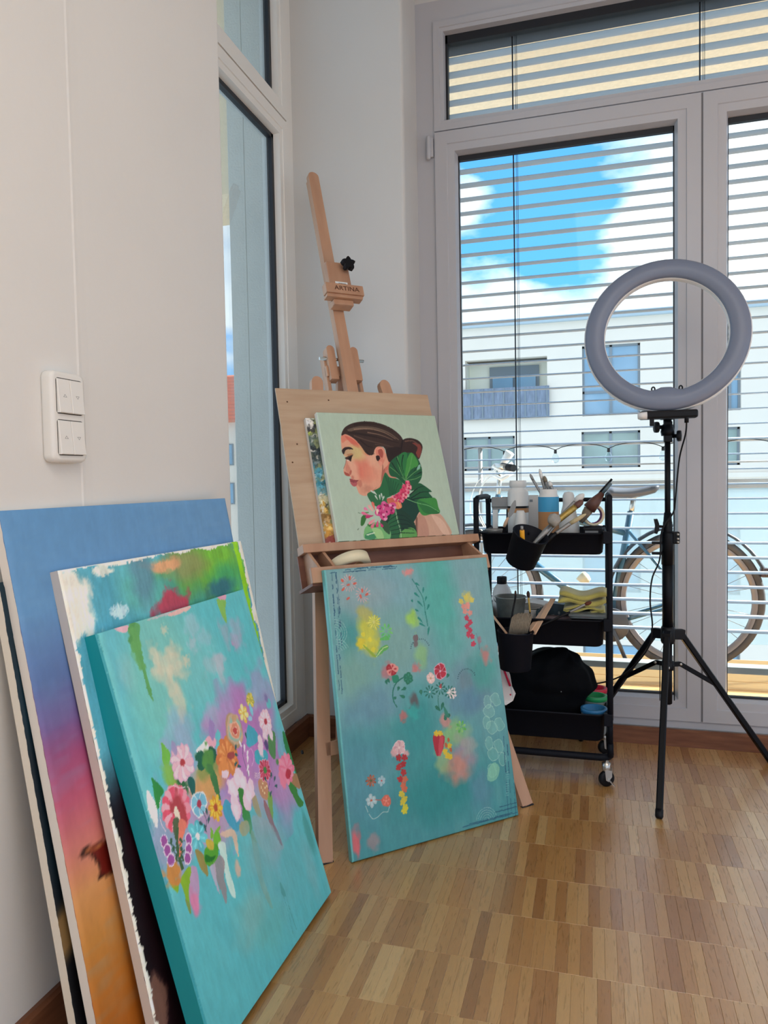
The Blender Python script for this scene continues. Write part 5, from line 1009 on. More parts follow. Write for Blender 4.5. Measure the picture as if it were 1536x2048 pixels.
MB().cbox((bz.x-.046, bz.y-.018, bz.z-.040), (bz.x-.034, bz.y-.004, bz.z-.018), .002).obj('switch', black, rg)
m = MB().lathe([(.0001, -.032), (.018, -.030), (.020, -.018), (.016, .002), (.012, .006), (.012, .060)][::-1], (0, 0, 1.062), (0, 0, 1), 20)
m.cbox((-.022, -.016, 1.080), (.022, .016, 1.102), .004); m.cbox((-.011, -.014, 1.012), (.013, .014, 1.075), .003).obj('tilt_head', blackm, rg)
for (x, z, r_) in ((-.034, 1.058, .016), (.034, 1.030, .016)):
    s_ = 1 if x > 0 else -1; MB().lathe([(.0001, 0), (.006, 0), (.006, .012), (r_, .013), (r_+.001, .018), (r_, .024), (.0001, .026)], (x-s_*.020, -.003, z), (s_, -.25, 0), 18).obj('tilt_knob', black, rg)
MB().tube([(0, 0, 1.02), (0, 0, .70)], .0085, 14).obj('upper_pole', blackm, rg)
MB().tube([(0, 0, .80), (0, 0, .772), (0, 0, .771), (0, 0, .745), (0, 0, .40)], [.0105, .0125, .0135, .0145, .0135], 16).obj('middle_pole', blackm, rg)
m = MB().lathe([(.0135, .640), (.0185, .642), (.0185, .730), (.0165, .742), (.0135, .743)], n=16); m.cbox((.012, -.010, .705), (.034, .010, .742), .004); m.obj('clamp_collar', blackm, rg)
for z in (.711, .721, .734): MB().lathe([(.0001, 0), (.0042, 0), (.0038, .002), (.0001, .003)], (.028, -.010, z), (0, -1, 0), 10).obj('rivet', chrome, rg)
m = MB().tube([(-.012, 0, .757), (-.024, -.004, .758)], .004, 8); m.prism([(-.040, .738), (-.031, .735), (-.025, .750), (-.025, .766), (-.030, .781), (-.040, .780), (-.036, .760)], -.014, .005); m.obj('wing_knob', black, rg)
for z in (.708, .676): MB().cbox((-.046, -.010, z-.004), (-.016, .004, z+.004), .002).obj('clamp_lever', black, rg)
MB().tube([(0, 0, .66), (0, 0, .43)], .0162, 16).obj('lower_pole', blackm, rg)
MB().lathe([(.0001, .400), (.018, .400), (.021, .408), (.021, .445), (.018, .452), (.0001, .452)], n=18).obj('leg_hub', black, rg)
MB().tube([(0, 0, .40), (0, 0, .215), (0, 0, .212)], [.0125, .0125, .009], 14).obj('centre_column', blackm, rg)
MB().lathe([(.0001, .318), (.016, .318), (.018, .326), (.018, .345), (.0001, .350)], n=18).obj('brace_hub', black, rg)
for dx in (-.008, .009): MB().tube([(dx-.016, -.014, .345), (dx-.016, -.014, .225)] if dx < 0 else [(dx+.008, -.014, .335), (dx+.008, -.014, .228)], .0014, 6).obj('strap', black, rg)
for an, R_ in ((-99, .335), (25, .345), (141, .335)):
    a = rad(an); d = Vector((math.cos(a), math.sin(a), 0)); sd_ = Vector((-d.y, d.x, 0))
    kn = d*.045+Vector((0, 0, .425)); ft = d*R_+Vector((0, 0, .012))
    lg = MB().bar(kn, ft, .018, .018, side=sd_, ch=.003).obj('leg', blackm, rg)
    MB().bar(d*.012+Vector((0, 0, .428)), kn+d*.006, .022, .030, side=sd_).obj('knee', black, lg)
    MB().lathe([(.0001, -.011), (.008, -.011), (.0105, -.006), (.0105, .012), (.0001, .013)], tuple(ft), tuple((ft-kn).normalized()*-1), 12).obj('rubber_foot', black, lg)
    mid = kn.lerp(ft, .40); b0 = d*.040+Vector((0, 0, .334))
    br = MB().bar(d*.010+Vector((0, 0, .334)), b0, .010, .014, side=sd_).bar(b0, mid, .009, .014, side=sd_).obj('brace', blackm, rg)
    for p in (b0, mid): MB().lathe([(.0001, -.008), (.0042, -.008), (.0042, .008), (.0001, .008)], tuple(p), tuple(sd_), 10).obj('rivet', chrome, br)
c0 = Vector((bz.x+.054, bz.y-.012, bz.z-.018))
MB().lathe([(.0001, -.016), (.006, -.016), (.0065, .014), (.0001, .016)], tuple(c0), (0, 0, 1), 12).obj('power_plug', black, rg)
cp = [c0-Vector((0, 0, .016)), c0+Vector((-.003, 0, -.05)), Vector((.030, -.03, .96)), Vector((.020, -.02, .84)), Vector((.014, -.016, .80)), Vector((-.018, -.018, .745)), Vector((-.024, -.016, .66)), Vector((-.046, -.018, .60)), Vector((-.052, -.02, .53)), Vector((-.046, -.022, .45)), Vector((-.06, -.01, .38)), Vector((-.12, .06, .285)), Vector((-.20, .09, .24)), Vector((-.27, .10, .235))]
MB().tube(smooth_pts(cp, 8, False), .0024, 8).obj('power_cable', black, rg)

# ------------------------------------------------------------------ trolley
CX0, CX1, CY0, CY1 = -.342, .045, 2.205, 2.475
ct = thing('utility_cart', 'black three-tier metal trolley on castors full of painting supplies', 'cart', ((CX0+CX1)/2, (CY0+CY1)/2, 0))
ox, oy = (CX0+CX1)/2, (CY0+CY1)/2
cm = mat('cart_black_metal', (7, 11, 22), .6, noise=.1, spec=.25)
def V(x, y, z): return (x-ox, y-oy, z)
for x in (CX0, CX1):
    s_ = -1 if x < 0 else 1
    MB().tube([V(*p) for p in smooth_pts([(x, CY0, .20), (x, CY0, .80), (x, CY0+.004, .832), (x, CY0+.02, .849), (x, CY0+.05, .854), (x, CY1-.05, .854), (x, CY1-.02, .849), (x, CY1-.004, .832), (x, CY1, .80), (x, CY1, .20)], 5, False)], .0085, 12).obj('side_loop', cm, ct)
    for y in (CY0, CY1): MB().tube([V(x, y, .115), V(x, y, .225)], .0075, 12).obj('lower_post', cm, ct); 
MB().tube([V(CX0+.002, CY1, .838), V(CX1-.002, CY1, .838)], .007, 10).obj('back_bar', cm, ct)
base = rrect(CX1-CX0, CY1-CY0, .03, 6)
MB().tube([(x, y, .0865) for x, y in base], .0105, 12, closed=True).obj('base_frame', cm, ct)
for x in (CX0, CX1):
    for y in (CY0, CY1): MB().tube([V(x, y, .09), V(x, y, .13)], .0085, 10).obj('corner_tube', cm, ct)
for x in (CX0, CX1):
    for y in (CY0, CY1):
        q = V(x-.012*(1 if x > 0 else -1), y+.004*(1 if y < 2.3 else -1), 0); cs = MB().lathe([(.0001, .046), (.010, .046), (.013, .050), (.013, .070), (.006, .072), (.006, .080), (.0001, .080)], q, n=14)
        cs.prism([(q[0]-.004, .052), (q[0]+.016, .052), (q[0]+.016, .034), (q[0]+.006, .018), (q[0]-.001, .022)], q[1]-.0135, q[1]-.011).prism([(q[0]-.004, .052), (q[0]+.016, .052), (q[0]+.016, .034), (q[0]+.006, .018), (q[0]-.001, .022)], q[1]+.011, q[1]+.0135); cs = cs.obj('castor', chrome, ct)
        MB().lathe([(.0001, -.008), (.018, -.008), (.0233, -.005), (.0233, .005), (.018, .008), (.0001, .008)], (q[0], q[1], .0235), (.45, -.85, 0), 24).obj('wheel', black, cs)
        MB().bar((q[0]+.004, q[1]-.016, .028), (q[0]+.024, q[1]-.022, .010), .010, .0015, side=(0, 1, 0)).obj('brake_tab', chrome, cs)
def tray(zt, zb, name):
    m = MB(); w, d = CX1-CX0-.022, CY1-CY0+.01; L = lambda w, d, r, z: [(x, y, z) for x, y in rrect(w, d, r, 6)]
    m.rings([L(w-.030, d-.030, .02, zb), L(w-.016, d-.016, .026, zb+.006), L(w-.004, d-.004, .03, zt-.004), L(w+.006, d+.006, .032, zt-.003), L(w+.006, d+.006, .032, zt+.002), L(w-.004, d-.004, .029, zt+.001), L(w-.008, d-.008, .028, zt-.004), L(w-.020, d-.020, .024, zb+.008), L(w-.034, d-.034, .018, zb+.003)])
    t_ = m.obj('tray', cm, ct)
    for x in (-w/2-.004, w/2+.004):
        for y in (-d/2+.005, d/2-.005): MB().cbox((x-.011, y-.011, zt-.03), (x+.014 if x > 0 else x+.005, y+.008, zt+.006), .002).obj('clip', cm, t_)
tray(.748, .684, 't'); tray(.492, .412, 'm'); tray(.213, .130, 'b')

# ------------------------------------------------------------------ supplies on the trolley
plw = mat('cloudy_white_plastic', (226, 226, 222), .4, noise=.04); blk = black
orange_m = mat('orange_label', (184, 134, 88), .5, noise=.1); blue_m = mat('blue_label', (64, 158, 204), .45); gold = mat('brass_ferrule', (186, 158, 84), .35, metal=.6, noise=.3, nscale=60)
silver = mat('dull_silver', (150, 150, 148), .4, metal=.5, noise=.15); wood = mat('pale_wood', (222, 184, 152), .55, noise=.12, nscale=12, stretch=(1, 1, 5)); brist = mat('bristles', (150, 138, 120), .9, noise=.5, nscale=90, stretch=(8, 8, 1)); dbr = mat('dark_bristles', (60, 44, 38), .9); brown_m = mat('brown_handle', (98, 66, 58), .45)
TOPZ, MIDZ, LOWZ = .6925, .4205, .1385
def wpx(l, r, py, y): return at(r, py, y=y).x-at(l, py, y=y).x
def T_(name, label, cat, x, y, z, group=None): return thing(name, label, cat, (x, y, z), group)
# white jar
def X(px, py, y): return at(px, py, y=y).x
def Z(px, py, y): return at(px, py, y=y).z
x, y = X(1036, 1000, 2.38), 2.38; h = Z(1036, 961, y)-TOPZ
t = T_('paint_jar', 'white plastic jar with orange and black label on the top tier', 'jar', x, y, TOPZ)
MB().lathe([(.0001, 0), (.031, 0), (.033, .004), (.033, h-.040), (.030, h-.030), (.024, h-.026), (.024, h-.022)], n=26).obj('body', plw, t)
hb_ = Z(1036, 1016, y)-TOPZ; MB().lathe([(.0335, hb_-.014), (.0336, hb_)], n=26).obj('label', orange_m, t); MB().lathe([(.0337, hb_), (.0337, hb_+.007)], n=26).obj('label_band', blk, t)
MB().lathe([(.0001, h), (.0255, h), (.027, h-.004), (.027, h-.020), (.025, h-.022), (.0001, h-.022)], n=26).obj('lid', plw, t)
# blue bottle with brushes
y = 2.30; x = X(1097, 1010, y); h = Z(1097, 978, y)-TOPZ
t = T_('bottle', 'open plastic bottle with blue and ochre label holding brushes', 'bottle', x, y, TOPZ)
MB().lathe([(.0001, 0), (.029, 0), (.031, .004), (.031, h-.026), (.028, h-.018), (.0265, h-.014), (.0265, h-.003), (.0245, h), (.023, h-.002), (.023, h-.03)], n=28).obj('body', plw, t)
hb_ = Z(1097, 1023, y)-TOPZ; MB().lathe([(.0314, hb_), (.0315, h-.024)], n=28).obj('blue_label', blue_m, t); MB().lathe([(.0314, .006), (.0315, hb_)], n=28).obj('ochre_label', orange_m, t)
def brush(label, p0, p1, p2, p3, r, mh, mf, mb, cat='brush', flat=1.0, group=None, name='paintbrush', rb=None):
    """handle end p0, handle/ferrule joint p1, ferrule/bristle joint p2, bristle tip p3 (world points)"""
    t = thing(name, label, cat, tuple(p0), group); o = Vector(p0); a, b, c, d = [Vector(p)-o for p in (p0, p1, p2, p3)]
    MB().tube([a, a.lerp(b, .06), a.lerp(b, .35), a.lerp(b, .75), b], [r*.35, r*.6, r*.75, r*1.05, r*.9], 10).obj('handle', mh, t)
    MB().tube([b, b.lerp(c, .1), c.lerp(b, .1), c], [r*.95, r*1.02, r*1.12, r*1.1], 12).obj('ferrule', mf, t)
    rb = rb or r*1.2
    MB().tube([c, c.lerp(d, .35), c.lerp(d, .75), d], [r*1.05, rb, rb*.85, rb*.3], 12).obj('bristles', mb, t); return t
def PT(px, py, y): return at(px, py, y=y)
g = 'brushes standing in the blue-labelled bottle'
brush('dark slim brush in the blue-labelled bottle, leaning furthest out', PT(1097, 1040, 2.30), PT(1080, 984, 2.30), PT(1066, 960, 2.30), PT(1060, 948, 2.30), .0038, blk, silver, silver, group=g)
brush('silver brush with clear tip in the blue-labelled bottle', PT(1100, 1040, 2.31), PT(1091, 984, 2.31), PT(1084, 958, 2.31), PT(1079, 938, 2.31), .0045, wood, silver, plw, group=g)
brush('short grey brush in the blue-labelled bottle, beside its inner wall', PT(1098, 1040, 2.305), PT(1100, 986, 2.305), PT(1092, 964, 2.305), PT(1088, 952, 2.305), .005, wood, silver, brist, group=g)
brush('stubby pale brush in the blue-labelled bottle, lowest of its brushes', PT(1104, 1040, 2.29), PT(1108, 988, 2.29), PT(1102, 972, 2.29), PT(1098, 962, 2.29), .005, wood, silver, plw, group=g)
# white bottle with round stopper
y = 2.42; x = X(1137, 1000, y); h = Z(1137, 983, y)-TOPZ
t = T_('bottle', 'frosted white bottle with rounded cap behind the brush handles', 'bottle', x, y, TOPZ)
MB().lathe([(.0001, 0), (.033, 0), (.035, .005), (.034, .07), (.026, .10), (.018, h-.042)], n=24).obj('body', plw, t); MB().lathe([(.018, h-.042), (.0185, h-.014), (.014, h-.003), (.0001, h)], n=24).obj('cap', plw, t)
# silver device and carton
x0, x1 = X(984, 1000, 2.42), X(1018, 1000, 2.42); z1 = Z(1000, 994, 2.42)
t = T_('staple_gun', 'silver hand stapler standing at the left end of the top tier', 'stapler', x0, 2.40, TOPZ)
w_ = x1-x0; h = z1-TOPZ
MB().cbox((0, 0, h-.034), (w_+.012, .028, h), .003).cbox((.002, .002, h-.040), (w_, .026, h-.034), .001).obj('body', silver, t)
MB().prism([(.004, 0), (.018, 0), (.020, h-.04), (.004, h-.04)], .004, .022).obj('magazine', plw, t); MB().tube([(w_-.004, .012, h-.04), (w_-.002, .012, .05), (w_-.014, .012, .012)], [.004, .0075, .006], 10).obj('handle', blk, t); MB().cbox((.002, -.004, .012), (.020, .003, .028), .002).obj('lever', blk, t)
x0, x1 = X(1057, 1000, 2.45), X(1077, 1000, 2.45); h = Z(1067, 990, 2.45)-TOPZ
t = T_('carton', 'small white cardboard carton behind the blue-labelled bottle', 'box', x0, 2.42, TOPZ); MB().cbox((-.01, 0, 0), (x1-x0, .03, h), .001).obj('box', mat('white_card', (214, 212, 208), .7), t); MB().box((.006, -.0006, h-.022), (.016, 0, h-.014)).obj('print', drk, t)
# palette knife, white bottle, tin
p = PT(1008, 1054, 2.25); q = PT(1031, 1000, 2.25); d = q-p
t = thing('palette_knife', 'leaf-shaped steel palette knife leaning at the front of the top tier', 'knife', tuple(p))
u_ = d.normalized(); s_ = u_.cross(Vector((0, 1, 0))).normalized(); L = d.length
pts = [u_*(L*a)+s_*b for a, b in ((.32, -.001), (.40, -.006), (.60, -.011), (.82, -.009), (.96, -.003), (1.0, 0), (.96, .003), (.82, .006), (.6, .005), (.4, .003), (.32, .001))]
n = len(pts); MB().add([v+Vector((0, k, 0)) for k in (-.0005, .0005) for v in pts], [tuple(range(n)), tuple(range(2*n-1, n-1, -1))]+[(i, i+n, (i+1) % n+n, (i+1) % n) for i in range(n)]).obj('blade', silver, t)
MB().tube([Vector(), u_*L*.12, u_*L*.3, u_*L*.36], [.004, .0055, .004, .002], 10).obj('handle', wood, t)
y = 2.29; x = X(1041, 1040, y); h = Z(1041, 1021, y)-TOPZ
t = T_('bottle', 'squat white squeeze bottle between palette knife and blue-labelled bottle', 'bottle', x, y, TOPZ)
MB().lathe([(.0001, 0), (.024, 0), (.025, .004), (.024, .022), (.014, h-.008), (.011, h), (.0001, h)], n=22).obj('body', plw, t); MB().cbox((.006, -.02, .012), (.03, -.008, .030), .003).obj('clip', blk, t)
y = 2.235; x = X(988, 1056, y); t = T_('tin', 'shallow round tin at the left end of the top tier', 'tin', x, y, TOPZ)
MB().lathe([(.0001, 0), (.024, 0), (.025, .003), (.025, .060), (.0265, .062), (.0265, .066), (.0235, .066), (.0235, .056), (.0001, .056)], n=26).obj('body', silver, t)
# tape roll standing upright + brown brush bundle + case
y = 2.40; c = PT(1186, 1030, y); rr = .034; zz_ = c.z-rr; t = T_('paint_tub', 'dark squat tub under the upright tape roll on the top tier', 'tub', c.x, c.y, TOPZ); MB().lathe([(.0001, 0), (.026, 0), (.028, .003), (.028, zz_-TOPZ-.006), (.029, zz_-TOPZ-.005), (.029, zz_-TOPZ), (.0001, zz_-TOPZ)], n=24).obj('body', black, t); t = thing('tape_roll', 'roll of cream tape standing upright at the right of the top tier', 'tape', (c.x, c.y, zz_))
MB().lathe([(rr-.008, -.010), (rr, -.010), (rr, .010), (rr-.008, .010)], (0, 0, rr), (.25, -1, 0), 36, closed=True).obj('tape', tp, t); MB().lathe([(rr-.0095, -.0105), (rr-.008, -.0105), (rr-.008, .0105), (rr-.0095, .0105)], (0, 0, rr), (.25, -1, 0), 36, closed=True).obj('core', mat('purple_core', (120, 60, 110), .5), t)
t = thing('wide_brush', 'wide brush with brown conical head and grey handles leaning right', 'brush', tuple(PT(1162, 1045, 2.36)))
o = PT(1162, 1045, 2.36); a = PT(1178, 1018, 2.36)-o; b = PT(1205, 986, 2.36)-o; c1, c2 = PT(1224, 958, 2.36)-o, PT(1222, 966, 2.36)-o
MB().tube([Vector(), a*.6, a], [.006, .012, .016], 12).obj('bristles', brist, t); MB().tube([a, a.lerp(b, .4), b], [.020, .018, .008], 16).obj('head', brown_m, t)
MB().tube([b*.97, c2], [.006, .0055], 10).obj('handle', mat('grey_green_handle', (92, 110, 116), .4), t); MB().tube([b*.95+Vector((-.006, 0, .004)), c1], [.004, .0035], 8).obj('handle', blk, t)
x0 = X(1166, 1060, 2.27); t = T_('phone_case', 'flat black case with pale screen lying at the right front of the top tier', 'case', x0, 2.27, TOPZ)
MB().cbox((0, 0, 0), (.058, .02, .066), .004).obj('shell', blk, t); MB().box((.006, -.0006, .044), (.044, 0, .058)).obj('pale_panel', silver, t)
# hanging cups
cupm = mat('cup_black_plastic', (8, 12, 24), .6, noise=.1, spec=.25)
def cup(label, pb, pt, rb, rt, tilt=0.):
    pb = Vector(pb); pt = Vector(pt); axv = (pt-pb); H_ = axv.length; t = thing('hanging_cup', label, 'cup', tuple(pb), 'black cups hanging on the front of the trolley')
    MB().lathe([(.0001, 0), (rb-.004, 0), (rb, .004), (rt, H_-.003), (rt+.002, H_-.001), (rt+.001, H_+.001), (rt-.002, H_), (rb-.003, .006), (.0001, .005)], (0, 0, 0), tuple(axv), 36).obj('body', cupm, t)
    hk = axv+Vector((.0, rt*.9, 0)); MB().tube([hk+Vector((-.01, 0, -.004)), hk+Vector((-.01, .012, .012)), hk+Vector((-.01, .026, .004)), hk+Vector((-.01, .027, -.012))], .0025, 8).obj('hook', cupm, t)
    return t
yc = 2.135
pb, pt_ = at(1040, 1126, y=yc+.012), at(1062, 1068, y=yc-.022); cup('tilted black cup hanging from the top tier', pb, pt_, .044, .0515)
pb2, pt2 = at(1030, 1338, y=2.13), at(1031, 1262, y=2.13); cup('upright black cup hanging from the middle tier', pb2, pt2, .046, .052)
brush('thick paint-crusted brush with gold ferrule leaning right out of the tilted cup', at(1056, 1100, y=2.135), at(1102, 1052, y=2.155), at(1150, 1014, y=2.20), at(1166, 1001, y=2.21), .0085, silver, gold, brown_m)
rg_ = MB(); bmq = bmesh.new(); bmesh.ops.create_icosphere(bmq, subdivisions=3, radius=.0185)
for v in bmq.verts: v.co *= 1+.16*math.sin(v.co.x*260+1)*math.sin(v.co.y*230)*math.cos(v.co.z*210)
rg_.bm(bmq, True); o = rg_.obj('rag', mat('grey_rag', (168, 166, 160), .9, noise=.2, nscale=80)); o.location = at(1108, 1040, y=2.135); tag(o, 'crumpled grey rag ball stuck between the brushes of the tilted cup', 'rag')
brush('slim brush with beige bristles leaning right out of the tilted cup', at(1070, 1105, y=2.15), at(1112, 1066, y=2.15), at(1140, 1047, y=2.16), at(1172, 1028, y=2.16), .0055, blk, silver, mat('beige_bristles', (204, 190, 150), .8, noise=.2, nscale=80, stretch=(6, 6, 1)))
brush('pale grey brush handle standing behind the gold ferrule', at(1075, 1095, y=2.165), at(1125, 1030, y=2.24), at(1150, 1004, y=2.25), at(1168, 988, y=2.25), .006, silver, silver, plw, rb=.011)
c = at(1045, 1082, y=2.085); t = thing('lighter', 'small yellow lighter standing in the tilted cup', 'lighter', tuple(c)); d = (at(1044, 1060, y=2.078)-c)
MB().tube([Vector(), d*.05, d*.95, d], [.0062, .0068, .0068, .0062], 12).obj('body', mat('amber_plastic', (232, 166, 40), .35), t); MB().tube([d, d*1.35], [.0045, .004], 10).obj('cap', silver, t)
# ---- middle tier
y = 2.42; x = X(1004, 1180, y); h = Z(1004, 1153, y)-MIDZ
t = T_('bottle', 'white bottle with black cap at the left of the middle tier', 'bottle', x, y, MIDZ)
MB().lathe([(.0001, 0), (.030, 0), (.032, .004), (.032, h-.055), (.026, h-.038), (.016, h-.024)], n=24).obj('body', plw, t); MB().lathe([(.0155, h-.024), (.0165, h-.023), (.0165, h-.002), (.015, h), (.0001, h)], n=24).obj('cap', blk, t)
y = 2.29; x = X(1021, 1195, y); h = Z(1021, 1192, y)-MIDZ
t = T_('metal_bucket', 'small paint-smeared metal bucket with flared rim on the middle tier', 'bucket', x, y, MIDZ); zinc = mat('smeared_zinc', (160, 166, 160), .45, metal=.45, noise=.5, nscale=22)
MB().lathe([(.0001, 0), (.034, 0), (.034, .003), (.047, h-.003), (.050, h-.002), (.050, h), (.047, h), (.0335, .006), (.0001, .005)], n=32).obj('body', zinc, t); MB().tube([(.049*math.cos(a), .049*math.sin(a)*.4-.02, h-.006-.03*math.sin(a)) for a in [math.pi*k/12 for k in range(13)]], .0013, 6).obj('handle', silver, t)
brush('long thin black brush standing in the upright cup', at(1012, 1290, y=2.12), at(1030, 1200, y=2.14), at(1031, 1190, y=2.14), at(1031, 1181, y=2.14), .0028, blk, blk, dbr)
brush('make-up brush with gold handle and dark ball head in the upright cup', at(1056, 1280, y=2.14), at(1060, 1225, y=2.15), at(1057, 1195, y=2.15), at(1056, 1182, y=2.15), .0028, blk, gold, dbr, rb=.0052)
t = thing('flat_brush', 'broad flat brush with grey bristles up, standing in the upright cup', 'brush', tuple(at(1034, 1300, y=2.12)))
o = at(1034, 1300, y=2.12); a = at(1036, 1268, y=2.12)-o; b = at(1044, 1226, y=2.125)-o; sdv = Vector((.97, .1, .12))
MB().bar(Vector((0, 0, -.01)), a*.5, .02, .012, side=sdv).obj('handle', wood, t); MB().bar(a*.4, a, .056, .016, side=sdv, ch=.004).obj('ferrule', silver, t)
m = MB(); dd = (b-a)
for k in range(46):
    f_ = k/45-.5; sw_ = sdv*(.054*f_); top = b+sdv*(.060*f_)+Vector((0, 0, -.010*(abs(f_)*2)**3+random.uniform(-.002, .002)))
    for dy in (-.004, .003): m.tube([a+sw_+Vector((0, dy, 0)), (a+sw_+top)/2+Vector((0, dy*1.4, 0)), top+Vector((0, dy*.8, 0))], [.0012, .0013, .0006], 5)
o_ = m.obj('bristles', brist, t); o_['kind'] = 'stuff'
for k, (a_, b_) in enumerate((((1066, 1268), (1106, 1198)), ((1058, 1262), (1096, 1208)))):
    p, q = at(*a_, y=2.15), at(*b_, y=2.30+.02*k); o = MB().bar(Vector(), q-p, .017, .004, side=(1, .3, .3), ch=.0015).obj('wooden_spatula', wood); o.location = p
    tag(o, ('longer' if k == 0 else 'shorter')+' flat wooden spatula leaning across the middle tier', 'spatula')
x = X(1018, 1240, 2.15); p, q = at(986, 1232, y=2.19), at(1014, 1268, y=2.13); o = MB().bar(Vector(), q-p, .007, .004, side=(1, 0, 0)).obj('wooden_stick', wood); o.location = p; tag(o, 'thin wooden stick at the far left of the middle tier', 'stick')
t = T_('sketchbook', 'white sketchbook with curling pages on the middle tier', 'book', X(1044, 1210, 2.44), 2.36, MIDZ+.03); w_ = wpx(1044, 1108, 1210, 2.44); hh = Z(1075, 1193, 2.44)-MIDZ-.03
MB().cbox((0, 0, -.03), (w_, .09, hh*.55), .002).obj('cover', mat('grey_cover', (206, 204, 200), .6), t)
for k in range(5): 
    z0 = hh*.55+k*.003+.0005; m = MB(); m.rings([[(w_*a, yy, z0+.012*math.sin(a*2.6+.2*k)*(.5+.1*k)+dz) for a in [j/8 for j in range(9)] for dz in (0,)]+[(w_*(1-a), yy, z0-.0008+.012*math.sin((1-a)*2.6+.2*k)*(.5+.1*k)) for a in [j/8 for j in range(9)]] for yy in (.002, .088)], smooth=False); m.obj('page', mat('paper', (236, 234, 232), .8), t)
t = T_('patterned_box', 'dark box with grey leaf pattern behind the black brush', 'box', X(1072, 1240, 2.33), 2.33, MIDZ); w_ = wpx(1072, 1140, 1240, 2.33); hh = Z(1110, 1207, 2.33)-MIDZ
MB().prism([(0, 0), (w_, 0), (w_, hh*.95), (w_*.5, hh), (0, hh*.72)], 0, .05).obj('box', mat('petrol_card', (54, 74, 84), .5, noise=.3), t)
m = MB(); random.seed(3)
for k in range(16):
    cx, cz, r_ = random.uniform(.008, w_-.008), random.uniform(.012, hh*.75), random.uniform(.004, .007); m.add([(cx+r_*math.cos(a)*.7, -.0006, cz+r_*math.sin(a)) for a in [j*.785 for j in range(8)]], [tuple(range(8))])
o_ = m.obj('leaf_pattern', mat('grey_print2', (146, 150, 146), .6), t); o_['kind'] = 'stuff'
MB().cbox((w_*.25, -.035, 0), (w_*1.05, -.004, .062), .003).obj('tray_insert', mat('mauve_card', (120, 104, 108), .6), t)
brush('black-handled brush with brown bristles lying diagonally across the middle tier', at(1072, 1256, y=2.185), at(1140, 1224, y=2.195), at(1170, 1209, y=2.20), at(1183, 1204, y=2.20), .0036, blk, silver, mat('rust_bristles', (96, 52, 38), .9), rb=.0062)
# clear box with red lid stripe
x0, x1 = X(1140, 1240, 2.25), X(1222, 1240, 2.25); zt, zb = Z(1180, 1224, 2.25), .4945
t = T_('clear_box', 'clear plastic box with red label lying on the right end of the middle tier', 'box', x0, 2.215, zb); clr = glass_mat('clear_plastic', (222, 224, 226), haze=.25)
MB().rings([[(x, y, z) for x, y in rrect(x1-x0, .20, .012, 4, (x1-x0)/2, .10)] for z in (0, .0)]+[[(x, y, z) for x, y in rrect(x1-x0, .20, .012, 4, (x1-x0)/2, .10)] for z in (.001, zt-zb-.006)]).obj('body', clr, t)
MB().cbox((-.003, -.003, zt-zb-.008), (x1-x0+.003, .203, zt-zb-.001), .002).obj('lid', clr, t); MB().box((.034, -.0008, .004), (.058, .0, zt-zb-.010)).obj('red_label', mat('red_label', (190, 44, 56), .5), t); MB().box((.008, .02, .002), (.07, .12, .010)).obj('contents', mat('mixed_grey', (130, 120, 116), .8), t)
# yellow cloths
yel = mat('yellow_microfibre', (194, 184, 98), .95, noise=.18, nscale=30, bump=.7, bscale=350, sheen=.4)
def folded(name, label, px0, px1, pz0, pz1, y, layers, group, ph):
    x0, x1 = X(px0, pz1, y), X(px1, pz1, y); z0, z1 = pz1, pz0; zt = Z((px0+px1)/2, pz0, y); zb = Z((px0+px1)/2, pz1, y); H_ = (zt-zb); t = thing(name, label, 'cloth', (x0, y-.06, zb), group)
    hgt = H_/layers
    for k in range(layers):
        rs = []
        for j in range(13):
            f_ = j/12; xx = (x1-x0)*f_+.004*math.sin(k*2+ph); sag = .007*math.sin(f_*7+k*1.3+ph); n = 14; th = hgt*.52*(1 if 0 < j < 12 else .55)
            rs.append([(xx, .06+.062*math.copysign(abs(math.cos(a))**.4, math.cos(a))+.004*math.sin(f_*9+k), hgt*(k+.5)+sag+th*math.copysign(abs(math.sin(a))**.6, math.sin(a))) for a in [2*math.pi*q/n for q in range(n)]])
        MB().rings(rs).obj('fold', yel, t)
    return t
folded('folded_cloth', 'upper folded yellow microfibre cloth on the clear box', 1118, 1212, 1181, 1205, 2.31, 2, 'folded yellow cloths', 0)
folded('folded_cloth', 'lower rolled yellow cloth between the other cloth and the clear box', 1130, 1208, 1206, 1223, 2.31, 3, 'folded yellow cloths', 2)
# ---- bottom tier: black fabric bag, pots, apron
t = thing('fabric_bag', 'crumpled black fabric bag heaped on the bottom tier', 'bag', (X(1100, 1400, 2.34), 2.34, .142)); cloth = mat('black_fabric', (4, 6, 11), .9, noise=.3, nscale=14, spec=.15)
rs = []; from mathutils import noise as mn
prof = []
for py, l, r, dp in ((1478, 1010, 1168, .10), (1450, 1005, 1172, .115), (1425, 1004, 1170, .12), (1402, 1008, 1172, .12), (1393, 1010, 1180, .12), (1382, 1012, 1196, .12), (1370, 1014, 1199, .12), (1356, 1016, 1188, .115), (1344, 1018, 1178, .11), (1334, 1034, 1168, .10), (1322, 1058, 1158, .08), (1314, 1082, 1150, .06), (1307, 1120, 1144, .03), (1304, 1130, 1140, .01)):
    a_, b_ = at(l, py, y=2.27), at(r, py, y=2.27); prof.append((max((a_.z+b_.z)/2-.142, .0), a_.x-t.location.x, b_.x-t.location.x, dp))
prof = [(z_, a_, b_, d_*.84 if z_ < .12 else d_) for z_, a_, b_, d_ in prof]; prof[0] = (0., prof[0][1], prof[0][2], .08)
